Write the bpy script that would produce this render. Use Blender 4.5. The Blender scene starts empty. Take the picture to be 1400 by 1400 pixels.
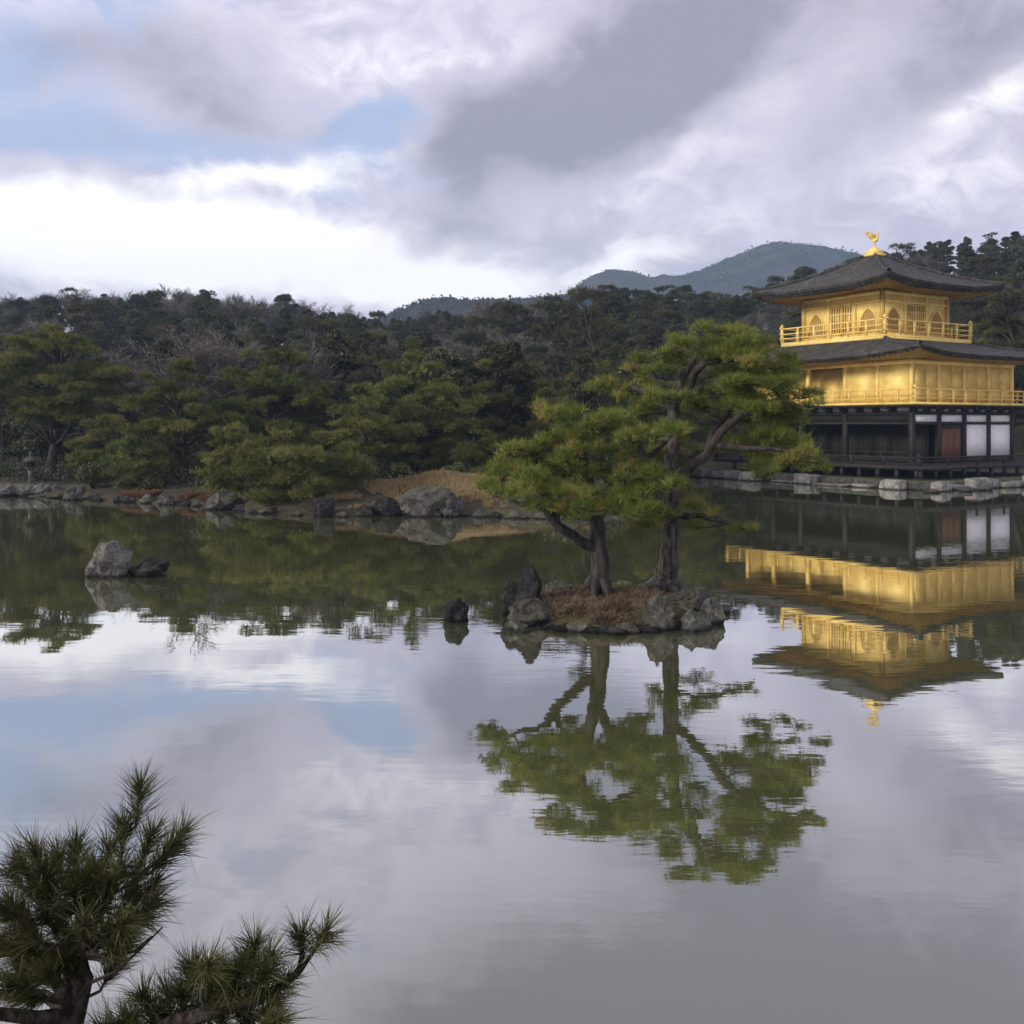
import bpy, math, random
import numpy as np
from mathutils import Vector, Matrix, noise as mnoise

C = bpy.context.scene.collection
R = math.radians
H = 3.2          # eye height above the pond
F = 1400.0       # focal length in photo pixels
HZ = 580.0       # horizon row of the photo

# ------------------------------------------------------------------ camera
cd = bpy.data.cameras.new('camera')
cam = bpy.data.objects.new('camera', cd); C.objects.link(cam)
cam.location = (0, 0, H); cam.rotation_euler = (R(90), 0, 0)
cd.sensor_width = 36; cd.sensor_fit = 'HORIZONTAL'; cd.lens = 36
cd.shift_y = -(700 - HZ) / 1400
cd.clip_start = 0.1; cd.clip_end = 6000
bpy.context.scene.camera = cam

# ------------------------------------------------------------------ light
SUN_EL, SUN_AZ = R(21), R(-116)      # azimuth measured from +Y towards +X
vs = bpy.context.scene.view_settings
vs.view_transform = 'Standard'; vs.look = 'None'; vs.exposure = 0.9; vs.gamma = 1
sl = bpy.data.lights.new('sun', 'SUN'); sl.energy = 1.8; sl.angle = R(15); sl.color = (1, .92, .80)
sun = bpy.data.objects.new('sun', sl); C.objects.link(sun)
sd = Vector((math.sin(SUN_AZ) * math.cos(SUN_EL), math.cos(SUN_AZ) * math.cos(SUN_EL), math.sin(SUN_EL)))
sun.rotation_euler = sd.to_track_quat('Z', 'Y').to_euler()

world = bpy.data.worlds.new("World"); bpy.context.scene.world = world
world.use_nodes = True


class NT:
    """small node-graph helper"""
    def __init__(s, nt):
        s.nt = nt; nt.nodes.clear()

    def n(s, t, **kw):
        nd = s.nt.nodes.new(t)
        for k, v in kw.items():
            setattr(nd, k, v)
        return nd

    def put(s, sock, v):
        if isinstance(v, bpy.types.NodeSocket):
            s.nt.links.new(v, sock)
        elif v is not None:
            if isinstance(v, (tuple, list)) and sock.type == 'RGBA' and len(v) == 3:
                v = (*v, 1)
            sock.default_value = v

    def m(s, op, a, b=None, c=None, clamp=False):
        nd = s.n('ShaderNodeMath', operation=op); nd.use_clamp = clamp
        s.put(nd.inputs[0], a); s.put(nd.inputs[1], b)
        if c is not None: s.put(nd.inputs[2], c)
        return nd.outputs[0]

    def mix(s, f, a, b, blend='MIX'):
        nd = s.n('ShaderNodeMix', data_type='RGBA', blend_type=blend)
        s.put(nd.inputs[0], f); s.put(nd.inputs[6], a); s.put(nd.inputs[7], b)
        return nd.outputs[2]

    def noise(s, vec, scale, detail=4, rough=.55, col=False, dist=0):
        nd = s.n('ShaderNodeTexNoise')
        s.put(nd.inputs['Vector'], vec); s.put(nd.inputs['Scale'], scale)
        s.put(nd.inputs['Detail'], detail); s.put(nd.inputs['Roughness'], rough); s.put(nd.inputs['Distortion'], dist)
        return nd.outputs[1] if col else nd.outputs[0]

    def ramp(s, f, stops):
        nd = s.n('ShaderNodeValToRGB'); e = nd.color_ramp.elements
        while len(e) < len(stops): e.new(.5)
        for el, (p, c) in zip(e, stops):
            el.position = p; el.color = (*c, 1)
        s.put(nd.inputs[0], f)
        return nd.outputs[0]

    def smooth(s, x, lo, hi):
        nd = s.n('ShaderNodeMapRange', interpolation_type='SMOOTHSTEP')
        s.put(nd.inputs[0], x); nd.inputs[1].default_value = lo; nd.inputs[2].default_value = hi
        return nd.outputs[0]


def build_sky():
    g = NT(world.node_tree)
    out = g.n('ShaderNodeOutputWorld'); bg = g.n('ShaderNodeBackground')
    bg.inputs[1].default_value = 0.1
    g.nt.links.new(bg.outputs[0], out.inputs[0])
    sky = g.n('ShaderNodeTexSky', sky_type='NISHITA'); sky.sun_disc = False
    sky.sun_elevation = SUN_EL; sky.sun_rotation = SUN_AZ
    sky.air_density = 1.0; sky.dust_density = .6; sky.ozone_density = 2
    tc = g.n('ShaderNodeTexCoord')
    sep = g.n('ShaderNodeSeparateXYZ'); g.nt.links.new(tc.outputs['Generated'], sep.inputs[0])
    az = g.m('ARCTAN2', sep.outputs[0], sep.outputs[1]); el = g.m('ARCSINE', sep.outputs[2])
    comb = g.n('ShaderNodeCombineXYZ')
    g.put(comb.inputs[0], az); g.put(comb.inputs[1], g.m('MULTIPLY', el, 1.55))
    # sheared streak direction of the cloud deck
    v = comb.outputs[0]
    warp = g.noise(v, 5.0, 5, .55, True)
    ws = g.n('ShaderNodeSeparateXYZ'); g.nt.links.new(warp, ws.inputs[0])
    waz = g.m('ADD', az, g.m('MULTIPLY', g.m('SUBTRACT', ws.outputs[0], .5), .17))
    wel = g.m('ADD', el, g.m('MULTIPLY', g.m('SUBTRACT', ws.outputs[1], .5), .085))
    fine = g.noise(v, 15.0, 10, .66, False, .6)
    big = g.noise(v, 4.2, 6, .55)

    def blob(px, py, rx, ry, rot=0.0):
        u = (px - 700) / F; a0 = math.atan(u); e0 = math.atan(((HZ - py) / F) / math.sqrt(1 + u * u))
        dx = g.m('SUBTRACT', waz, a0); dy = g.m('SUBTRACT', wel, e0)
        c, s_ = math.cos(rot), math.sin(rot)
        X = g.m('ADD', g.m('MULTIPLY', dx, c * F / rx), g.m('MULTIPLY', dy, s_ * F / rx))
        Y = g.m('ADD', g.m('MULTIPLY', dx, -s_ * F / ry), g.m('MULTIPLY', dy, c * F / ry))
        r2 = g.m('ADD', g.m('MULTIPLY', X, X), g.m('MULTIPLY', Y, Y))
        return g.m('POWER', 2.718, g.m('MULTIPLY', r2, -1.0))

    def total(bl):
        t = None
        for w, *b in bl:
            x = g.m('MULTIPLY', blob(*b), w)
            t = x if t is None else g.m('ADD', t, x)
        return t
    nz = g.m('SUBTRACT', fine, .5)
    bn = g.m('SUBTRACT', big, .5)
    dark = total([(1.0, 790, 165, 200, 75, .28), (.62, 615, 325, 95, 48, 0), (.85, 930, 50, 150, 80, .55), (.5, 620, 190, 80, 60, 0), (.6, 150, 60, 210, 60, .1),
                  (.5, 1340, 70, 110, 70, .3), (.55, 330, 150, 150, 60, 0), (.4, 1120, 190, 120, 50, .5), (.5, 200, 262, 120, 16, 0),
                  (1.05, 1250, -300, 480, 250, 0), (.8, 800, -230, 320, 110, 0), (.4, 800, 330, 60, 40, 0), (.6, 480, -480, 300, 140, 0), (.35, 60, 200, 140, 40, 0)])
    dark = g.m('ADD', dark, g.m('ADD', g.m('MULTIPLY', nz, 1.25), g.m('MULTIPLY', bn, .3)))
    dark = g.smooth(dark, .14, 1.0)
    bright = total([(1.5, 230, 335, 330, 50, 0), (.9, 360, 240, 150, 24, .12), (.8, 560, 410, 130, 30, 0), (.42, 1350, 240, 120, 50, .2),
                    (.6, 880, 350, 60, 30, .3), (.2, 1100, 130, 160, 40, .6), (.5, 620, 90, 100, 32, .3), (.4, 470, 60, 80, 50, 0), (.5, 1340, 130, 80, 40, .3),
                    (.5, 700, 400, 400, 30, 0), (.3, 30, 330, 200, 60, 0), (.36, 900, 225, 180, 24, .5), (.2, 1000, 300, 300, 40, .3)])
    bright = g.m('ADD', bright, g.m('ADD', g.m('MULTIPLY', nz, 1.2), g.m('MULTIPLY', bn, .3)))
    bright = g.smooth(bright, .12, 1.0)
    blue = total([(1.05, 492, 175, 58, 32, .3), (.75, 30, 70, 60, 40, 0), (.72, 220, 195, 260, 34, .05), (.5, 440, 260, 40, 30, 0), (.6, 40, 150, 120, 40, 0),
                  (.55, 140, -20, 260, 80, 0), (.3, 480, -150, 120, 60, 0), (.4, 560, 240, 60, 30, 0)])
    blue = g.m('ADD', blue, g.m('ADD', g.m('MULTIPLY', nz, -1.1), g.m('MULTIPLY', bn, -.4)))
    blue = g.smooth(blue, .15, .95)
    s = 10.0
    k = lambda *c: tuple(x * s for x in c)
    base = g.mix(g.smooth(fine, .3, .7), k(.40, .372, .455), k(.565, .525, .615))
    col = g.mix(g.m('MULTIPLY', blue, .8), base, g.mix(.35, k(.29, .37, .58), sky.outputs[0]))
    col = g.mix(dark, col, k(.21, .195, .245))
    col = g.mix(bright, col, k(.90, .87, .86))
    below = g.smooth(sep.outputs[2], -.02, .0)
    col = g.mix(below, k(.05, .052, .045), col)
    g.nt.links.new(col, bg.inputs[0])


build_sky()


# ------------------------------------------------------------------ materials
def mat(name):
    m = bpy.data.materials.new(name); m.use_nodes = True
    g = NT(m.node_tree)
    out = g.n('ShaderNodeOutputMaterial')
    return m, g, out


def pbsdf(g, out, col, rough=.7, metal=0.0, bump=None, dist=.02, spec=.3):
    p = g.n('ShaderNodeBsdfPrincipled')
    g.put(p.inputs['Base Color'], col); g.put(p.inputs['Roughness'], rough); g.put(p.inputs['Metallic'], metal)
    p.inputs['Specular IOR Level'].default_value = spec
    if bump is not None:
        b = g.n('ShaderNodeBump'); b.inputs['Distance'].default_value = dist; b.inputs['Strength'].default_value = 1
        g.put(b.inputs['Height'], bump); g.nt.links.new(b.outputs[0], p.inputs['Normal'])
    g.nt.links.new(p.outputs[0], out.inputs[0])
    return p


def objco(g):
    return g.n('ShaderNodeTexCoord').outputs['Object']


def geopos(g):
    return g.n('ShaderNodeNewGeometry').outputs['Position']


def leaf_mat(name, stops, trans=.25, spread=.0, spec=.2):
    m, g, out = mat(name)
    a = g.n('ShaderNodeAttribute', attribute_name='tint')
    f = a.outputs['Fac']
    col = g.ramp(f, stops)
    if spread:
        oi = g.n('ShaderNodeObjectInfo')
        hs = g.n('ShaderNodeHueSaturation')
        g.put(hs.inputs['Value'], g.m('ADD', g.m('MULTIPLY', oi.outputs['Random'], spread), 1 - spread / 2))
        g.put(hs.inputs['Hue'], g.m('ADD', g.m('MULTIPLY', g.m('FRACT', g.m('MULTIPLY', oi.outputs['Random'], 7.31)), .05), .475))
        g.put(hs.inputs['Color'], col); col = hs.outputs[0]
    d = g.n('ShaderNodeBsdfPrincipled'); g.put(d.inputs['Base Color'], col); d.inputs['Roughness'].default_value = .6
    d.inputs['Specular IOR Level'].default_value = spec
    t = g.n('ShaderNodeBsdfTranslucent'); g.put(t.inputs[0], col)
    mx = g.n('ShaderNodeMixShader'); mx.inputs[0].default_value = trans
    g.nt.links.new(d.outputs[0], mx.inputs[1]); g.nt.links.new(t.outputs[0], mx.inputs[2])
    g.nt.links.new(mx.outputs[0], out.inputs[0])
    return m


def simple_noise_mat(name, c1, c2, scale, rough=.8, metal=0, bumpd=.02, detail=6, lo=.35, hi=.65, spec=.3, stretch=None, world_space=False):
    m, g, out = mat(name)
    v = geopos(g) if world_space else objco(g)
    if stretch:
        mp = g.n('ShaderNodeMapping'); mp.inputs['Scale'].default_value = stretch
        g.put(mp.inputs[0], v); v = mp.outputs[0]
    n = g.noise(v, scale, detail, .6)
    col = g.mix(g.smooth(n, lo, hi), c1, c2)
    pbsdf(g, out, col, rough, metal, n, bumpd, spec)
    return m


M = {}
M['needle_bright'] = leaf_mat('pine_needles_bright', [(0, (.075, .105, .022)), (.35, (.12, .16, .030)), (.7, (.185, .218, .042)), (.88, (.27, .25, .06)), (.97, (.30, .19, .075))], .3)
M['needle'] = leaf_mat('pine_needles', [(0, (.052, .062, .018)), (.5, (.112, .122, .032)), (1, (.195, .195, .055))], .25, .35, .12)
M['needle_near'] = leaf_mat('pine_needles_near', [(0, (.034, .042, .014)), (.5, (.065, .075, .024)), (.85, (.12, .125, .045)), (1, (.17, .15, .075))], .25)
M['evergreen'] = leaf_mat('evergreen_leaves', [(0, (.046, .051, .031)), (.6, (.080, .086, .048)), (1, (.12, .125, .064))], .15, .6, .05)
M['shrub'] = leaf_mat('shrub_leaves', [(0, (.05, .06, .02)), (.6, (.08, .095, .03)), (1, (.12, .13, .04))], .2, .3)
M['twig'] = leaf_mat('bare_twigs', [(0, (.078, .068, .058)), (.6, (.125, .109, .093)), (1, (.175, .152, .13))], .0, .45)
M['dry_grass'] = leaf_mat('dry_grass', [(0, (.17, .12, .055)), (.5, (.27, .205, .10)), (1, (.38, .30, .16))], .2)
M['island_grass'] = leaf_mat('brown_grass', [(0, (.07, .05, .034)), (.5, (.15, .108, .074)), (1, (.27, .20, .14))], .2)
M['moss'] = leaf_mat('moss', [(0, (.05, .055, .02)), (.5, (.085, .09, .035)), (1, (.14, .14, .06))], .1)
M['fern'] = leaf_mat('rust_fern', [(0, (.12, .065, .04)), (.5, (.19, .105, .06)), (1, (.26, .16, .09))], .15)
M['bark'] = simple_noise_mat('pine_bark', (.022, .019, .017), (.095, .083, .074), 16, .9, 0, .03, 7, .38, .64, .2, (1, 1, .28))
M['bark_dark'] = simple_noise_mat('dark_bark', (.02, .017, .015), (.06, .052, .046), 9, .9, 0, .03, 5, .35, .65, .2, (1, 1, .3))
M['bark_near'] = simple_noise_mat('young_pine_bark', (.012, .010, .009), (.075, .062, .052), 42, .95, 0, .012, 7, .36, .62, .15, (1, 1, .45))
M['wood_dark'] = simple_noise_mat('aged_dark_timber', (.012, .010, .009), (.03, .025, .022), 7, .7, 0, .004, 5, .35, .65, .3, (1, 1, .2))
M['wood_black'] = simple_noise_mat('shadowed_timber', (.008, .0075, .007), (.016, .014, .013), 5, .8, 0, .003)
M['wood_brown'] = simple_noise_mat('brown_door_timber', (.085, .036, .018), (.15, .068, .034), 9, .6, 0, .004, 5, .35, .65, .3, (4, 4, .4))
M['plaster'] = simple_noise_mat('white_plaster', (.74, .74, .73), (.82, .82, .81), 3, .85, 0, .002)
M['plaster_grey'] = simple_noise_mat('grey_plaster', (.36, .36, .36), (.46, .46, .455), 3, .85, 0, .002)
M['gold'] = simple_noise_mat('gold_leaf', (.62, .43, .115), (.83, .625, .20), 1.6, .6, .14, .008, 8, .3, .7, .22)
M['gold_pale'] = simple_noise_mat('gold_leaf_pale', (.73, .525, .15), (.90, .70, .25), 1.8, .6, .14, .006, 8, .3, .7, .22)
M['gold_shaded'] = simple_noise_mat('gold_leaf_eave_shade', (.26, .165, .06), (.40, .265, .10), 3, .6, .1, .004, 6, .3, .7, .3)  # same gold leaf with the shade below the eaves put into its colour
M['gold_line'] = simple_noise_mat('gold_frame', (.30, .18, .05), (.42, .26, .08), 5, .45, .4, .004, 5, .3, .7, .5)


def shingle():
    m, g, out = mat('bark_shingle')
    v = objco(g)
    n = g.noise(v, 3.0, 7, .65); w = g.noise(v, 22, 3, .6)
    sep = g.n('ShaderNodeSeparateXYZ'); g.nt.links.new(v, sep.inputs[0])
    lay = g.m('SINE', g.m('MULTIPLY', sep.outputs[2], 80))
    f = g.m('ADD', g.m('MULTIPLY', n, .7), g.m('MULTIPLY', w, .3))
    col = g.mix(g.smooth(f, .35, .65), (.022, .021, .020), (.075, .071, .064))
    big = g.noise(v, .9, 6, .7)
    col = g.mix(g.smooth(big, .52, .68), col, (.072, .075, .055))
    col = g.mix(g.smooth(g.noise(v, 1.7, 5, .7), .56, .66), col, (.115, .108, .096))
    pbsdf(g, out, col, .85, 0, g.m('ADD', g.m('MULTIPLY', lay, .3), g.m('MULTIPLY', w, 1.4)), .03, .25)
    return m


M['shingle'] = shingle()


def rockmat(name, c1, c2, moss=.0, scale=3.0, mc=(.07, .08, .03)):
    m, g, out = mat(name)
    v = objco(g)
    n = g.noise(v, scale, 9, .68); n2 = g.noise(v, scale * 5, 6, .7)
    f = g.m('ADD', g.m('MULTIPLY', n, .6), g.m('MULTIPLY', n2, .4))
    col = g.mix(g.smooth(f, .38, .62), c1, c2)
    li = g.smooth(g.noise(v, scale * 2.3, 5, .7), .58, .68)
    col = g.mix(g.m('MULTIPLY', li, .55), col, tuple(min(.5, x * 1.9) for x in c2))
    if moss:
        ge = g.n('ShaderNodeNewGeometry'); sp = g.n('ShaderNodeSeparateXYZ'); g.nt.links.new(ge.outputs['Normal'], sp.inputs[0])
        up = g.smooth(g.m('ADD', sp.outputs[2], g.m('MULTIPLY', g.m('SUBTRACT', n, .5), 1.6)), .45, .95)
        col = g.mix(g.m('MULTIPLY', up, moss), col, mc)
    zz = g.n('ShaderNodeSeparateXYZ'); g.put(zz.inputs[0], geopos(g))
    wet = g.smooth(g.m('ADD', zz.outputs[2], g.m('MULTIPLY', g.m('SUBTRACT', n, .5), .12)), .02, .11)
    col = g.mix(wet, tuple(x * .35 for x in c1), col)
    pbsdf(g, out, col, .9, 0, f, .10, .25)
    return m


M['rock'] = rockmat('grey_rock', (.023, .0215, .019), (.105, .099, .088), .5)
M['rock_pale'] = rockmat('pale_rock', (.042, .040, .036), (.175, .168, .154), .4)
M['rock_dark'] = rockmat('dark_rock', (.008, .008, .008), (.03, .029, .028), .15)
M['rock_mossy'] = rockmat('mossy_rock', (.04, .04, .036), (.16, .157, .145), .9)
M['stone_edge'] = rockmat('edge_stone', (.09, .087, .078), (.30, .29, .26), .35, 4, (.12, .13, .05))


def groundmat():
    m, g, out = mat('forest_floor')
    v = geopos(g)
    n = g.noise(v, .35, 8, .65); n2 = g.noise(v, 3, 6, .65)
    f = g.m('ADD', g.m('MULTIPLY', n, .5), g.m('MULTIPLY', n2, .5))
    col = g.ramp(f, [(.3, (.028, .024, .018)), (.5, (.06, .052, .035)), (.62, (.075, .075, .035)), (.75, (.12, .10, .06))])
    pbsdf(g, out, col, .95, 0, f, .25, .1)
    return m


M['ground'] = groundmat()


def hillmat(name):
    m, g, out = mat(name)
    v = geopos(g)
    n = g.noise(v, .035, 10, .72); n2 = g.noise(v, .012, 5, .6)
    col = g.ramp(n, [(.35, (.02, .026, .020)), (.5, (.045, .05, .036)), (.65, (.085, .078, .06))])
    col = g.mix(g.smooth(n2, .45, .6), col, (.075, .065, .055))
    pbsdf(g, out, col, .95, 0, n, 9.0, .05)
    return m


M['hills'] = hillmat('wooded_hill')


def watermat():
    m, g, out = mat('pond_water')
    v = geopos(g)
    mp = g.n('ShaderNodeMapping'); mp.inputs['Scale'].default_value = (.55, 1.6, 1); g.put(mp.inputs[0], v)
    mp2 = g.n('ShaderNodeMapping'); mp2.inputs['Scale'].default_value = (1.0, 3.2, 1); mp2.inputs['Rotation'].default_value = (0, 0, .2); g.put(mp2.inputs[0], v)
    a = g.noise(mp.outputs[0], 1.0, 2, .5); b = g.noise(mp2.outputs[0], 2.2, 2, .5)
    patch = g.smooth(g.noise(v, .11, 2, .5), .42, .62)
    hgt = g.m('ADD', g.m('MULTIPLY', a, .0017), g.m('MULTIPLY', g.m('MULTIPLY', b, .0009), g.m('ADD', .25, patch)))
    bp = g.n('ShaderNodeBump'); bp.inputs['Distance'].default_value = 1.0; bp.inputs['Strength'].default_value = 1.0
    g.put(bp.inputs['Height'], hgt)
    d = g.n('ShaderNodeBsdfDiffuse')
    murk = g.noise(v, .25, 4, .6)
    g.put(d.inputs[0], g.mix(murk, (.078, .087, .030), (.102, .108, .045)))
    gl = g.n('ShaderNodeBsdfGlossy'); gl.inputs['Roughness'].default_value = .012; g.put(gl.inputs[0], (.97, .97, .97))
    g.nt.links.new(bp.outputs[0], gl.inputs['Normal'])
    lw = g.n('ShaderNodeLayerWeight'); lw.inputs[0].default_value = .5
    fac = g.m('MULTIPLY', g.m('POWER', lw.outputs['Facing'], 1.2), .96)
    mx = g.n('ShaderNodeMixShader'); g.put(mx.inputs[0], fac)
    g.nt.links.new(d.outputs[0], mx.inputs[1]); g.nt.links.new(gl.outputs[0], mx.inputs[2])
    g.nt.links.new(mx.outputs[0], out.inputs[0])
    return m


M['water'] = watermat()


# ------------------------------------------------------------------ mesh helpers
def mesh_np(name, V, polys, tint=None, smooth=False):
    """V (n,3); polys (k,3) or (k,4) array, or a list of such arrays"""
    if not isinstance(polys, list): polys = [polys]
    polys = [np.asarray(p, np.int32) for p in polys if len(p)]
    me = bpy.data.meshes.new(name)
    V = np.asarray(V, np.float32)
    me.vertices.add(len(V)); me.vertices.foreach_set('co', V.ravel())
    loops = np.concatenate([p.ravel() for p in polys])
    tot = np.concatenate([np.full(len(p), p.shape[1], np.int32) for p in polys])
    start = np.concatenate([[0], np.cumsum(tot)[:-1]]).astype(np.int32)
    me.loops.add(len(loops)); me.loops.foreach_set('vertex_index', loops)
    me.polygons.add(len(tot)); me.polygons.foreach_set('loop_start', start)
    try: me.polygons.foreach_set('loop_total', tot)
    except Exception: pass
    if smooth: me.polygons.foreach_set('use_smooth', np.ones(len(tot), bool))
    if tint is not None:
        at = me.attributes.new('tint', 'FLOAT', 'POINT'); at.data.foreach_set('value', np.asarray(tint, np.float32))
    me.update(calc_edges=True); me.validate()
    return me


def link(name, me, m, parent=None, loc=None):
    o = bpy.data.objects.new(name, me); C.objects.link(o)
    if m is not None:
        me.materials.clear(); me.materials.append(m)
    if parent is not None: o.parent = parent
    if loc is not None: o.location = loc
    return o


def tag(o, label=None, cat=None, group=None, kind=None):
    if label: o['label'] = label
    if cat: o['category'] = cat
    if group: o['group'] = group
    if kind: o['kind'] = kind
    return o


def thing(name, label, cat, loc=(0, 0, 0), rz=0, group=None):
    o = bpy.data.objects.new(name, None); C.objects.link(o)
    o.empty_display_size = .3
    o.location = loc; o.rotation_euler = (0, 0, rz)
    return tag(o, label, cat, group)


class MB:
    """collects boxes, tubes, grids of ONE mesh"""
    def __init__(s): s.v = []; s.f3 = []; s.f4 = []; s.n = 0

    def add(s, v, f3=None, f4=None):
        v = np.asarray(v, float)
        if f3 is not None and len(f3): s.f3.append(np.asarray(f3) + s.n)
        if f4 is not None and len(f4): s.f4.append(np.asarray(f4) + s.n)
        s.v.append(v); s.n += len(v)
        return s

    def box(s, x0, y0, z0, x1, y1, z1, bev=0.0):
        if bev <= 0:
            v = [(x0, y0, z0), (x1, y0, z0), (x1, y1, z0), (x0, y1, z0), (x0, y0, z1), (x1, y0, z1), (x1, y1, z1), (x0, y1, z1)]
            f = [(0, 3, 2, 1), (4, 5, 6, 7), (0, 1, 5, 4), (1, 2, 6, 5), (2, 3, 7, 6), (3, 0, 4, 7)]
            return s.add(v, None, f)
        b = bev
        ring = lambda i, z: [(x0 + i, y0 + i, z), (x1 - i, y0 + i, z), (x1 - i, y1 - i, z), (x0 + i, y1 - i, z)]
        v = ring(b, z0) + ring(0, z0 + b) + ring(0, z1 - b) + ring(b, z1)
        f = [(3, 2, 1, 0), (12, 13, 14, 15)]
        for k in range(3):
            for i in range(4):
                j = (i + 1) % 4
                f.append((k * 4 + i, k * 4 + j, k * 4 + 4 + j, k * 4 + 4 + i))
        return s.add(v, None, f)

    def tube(s, pts, rad, n=6, cap=True):
        pts = [Vector(p) for p in pts]
        if not hasattr(rad, '__len__'): rad = [rad] * len(pts)
        V = []; up = Vector((.13, .29, 1)).normalized()
        for i, p in enumerate(pts):
            d = (pts[min(i + 1, len(pts) - 1)] - pts[max(i - 1, 0)])
            if d.length < 1e-6: d = Vector((0, 0, 1))
            d.normalize()
            a = d.cross(up)
            if a.length < .05: a = d.cross(Vector((1, 0, 0)))
            a.normalize(); b = d.cross(a)
            for k in range(n):
                t = 2 * math.pi * k / n
                V.append(p + a * math.cos(t) * rad[i] + b * math.sin(t) * rad[i])
        f = []
        for i in range(len(pts) - 1):
            for k in range(n):
                j = (k + 1) % n
                f.append((i * n + k, i * n + j, i * n + n + j, i * n + n + k))
        f3 = []
        if cap:
            V.append(pts[-1]); e = len(V) - 1; o = (len(pts) - 1) * n
            f3 = [(o + k, o + (k + 1) % n, e) for k in range(n)]
        return s.add([tuple(q) for q in V], f3, f)

    def lathe(s, prof, n=16, cx=0, cy=0):
        V = [(cx + r * math.cos(2 * math.pi * k / n), cy + r * math.sin(2 * math.pi * k / n), z) for r, z in prof for k in range(n)]
        f = [(i * n + k, i * n + (k + 1) % n, i * n + n + (k + 1) % n, i * n + n + k) for i in range(len(prof) - 1) for k in range(n)]
        return s.add(V, None, f)

    def mesh(s, name, smooth=False):
        return mesh_np(name, np.concatenate(s.v), [np.concatenate(x) for x in (s.f3, s.f4) if x], None, smooth)

    def build(s, name, m, parent=None, smooth=False):
        return link(name, s.mesh(name, smooth), m, parent)


def at(px, py, D):
    return Vector(((px - 700) / F * D, D, H - (py - HZ) / F * D))


# ------------------------------------------------------------------ foliage
def tufts(rng, P, A, n, length, width, spread, tint, jit=.25):
    """needle tufts: P (k,3) roots, A (k,3) axes -> n thin blades each"""
    k = len(P)
    P = np.repeat(P, n, 0); A = np.repeat(A, n, 0); T = np.repeat(tint, n)
    d = rng.normal(size=(k * n, 3)); d /= np.linalg.norm(d, axis=1, keepdims=True)
    d = A + d * spread; d /= np.linalg.norm(d, axis=1, keepdims=True)
    w = np.cross(d, rng.normal(size=(k * n, 3))); w /= np.linalg.norm(w, axis=1, keepdims=True) + 1e-9
    L = length * (1 + jit * rng.normal(size=(k * n, 1))).clip(.4, 1.8)
    root = P + rng.normal(size=(k * n, 3)) * length * .12
    V = np.stack([root - w * width / 2, root + w * width / 2, root + d * L], 1).reshape(-1, 3)
    T = np.repeat(T + rng.normal(size=k * n) * .05, 3).clip(0, 1)
    Fc = np.arange(len(V), dtype=np.int32).reshape(-1, 3)
    return V, Fc, T


def leaves(rng, P, size, tint):
    """small leaf quads, any orientation"""
    k = len(P)
    a = rng.normal(size=(k, 3)); a /= np.linalg.norm(a, axis=1, keepdims=True)
    b = np.cross(a, rng.normal(size=(k, 3))); b /= np.linalg.norm(b, axis=1, keepdims=True)
    s = size * (rng.random((k, 1)) * .8 + .6)
    V = np.stack([P - a * s * .5, P + b * s * .34, P + a * s * .5, P - b * s * .34], 1).reshape(-1, 3)
    return V, np.arange(4 * k, dtype=np.int32).reshape(-1, 4), np.repeat(tint, 4)


def pad_points(rng, c, rx, ry, rz, n, yaw=0, tilt=(0, 0)):
    """points of one flat cloud of foliage, denser on its domed top"""
    r = np.sqrt(rng.random(n)); t = rng.random(n) * 2 * np.pi
    lob = 1 + .16 * np.sin(3 * t + rng.random() * 6) + .12 * np.sin(5 * t + rng.random() * 6)
    x = r * np.cos(t) * lob; y = r * np.sin(t) * lob
    top = np.sqrt(np.clip(1 - r * r, 0, 1))
    u = rng.random(n)
    z = np.where(u < .72, top * (.75 + .35 * rng.random(n)), top * (rng.random(n) * 1.5 - .5))
    z += .22 * np.sin(x * 5 + c[0] * 3) * np.cos(y * 5 + c[1] * 3)
    P = np.stack([x * rx, y * ry, z * rz + tilt[0] * x * rx + tilt[1] * y * ry], 1)
    A = np.stack([x * .75, y * .75, .55 + .6 * np.abs(z)], 1)
    cs, sn = math.cos(yaw), math.sin(yaw)
    Rm = np.array([[cs, sn, 0], [-sn, cs, 0], [0, 0, 1]])
    return P @ Rm + np.asarray(c), A @ Rm


def merge(parts):
    V = []; T = []; Fs = {3: [], 4: []}; n = 0
    for v, f, t in parts:
        V.append(v); T.append(t); Fs[f.shape[1]].append(f + n); n += len(v)
    return np.concatenate(V), [np.concatenate(x) for x in Fs.values() if x], np.concatenate(T)


def bend(p, q, sag, rng, n=5):
    """a slightly crooked branch from p to q"""
    p = Vector(p); q = Vector(q); L = (q - p).length
    out = []
    for i in range(n + 1):
        t = i / n
        j = Vector((rng.normal(), rng.normal(), rng.normal() * .6)) * L * .045 * math.sin(math.pi * t)
        out.append(p.lerp(q, t) + j + Vector((0, 0, -sag * L * math.sin(math.pi * t))))
    return out


# ------------------------------------------------------------------ terrain
def interp(x, xs, ys): return np.interp(x, xs, ys)


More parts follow.
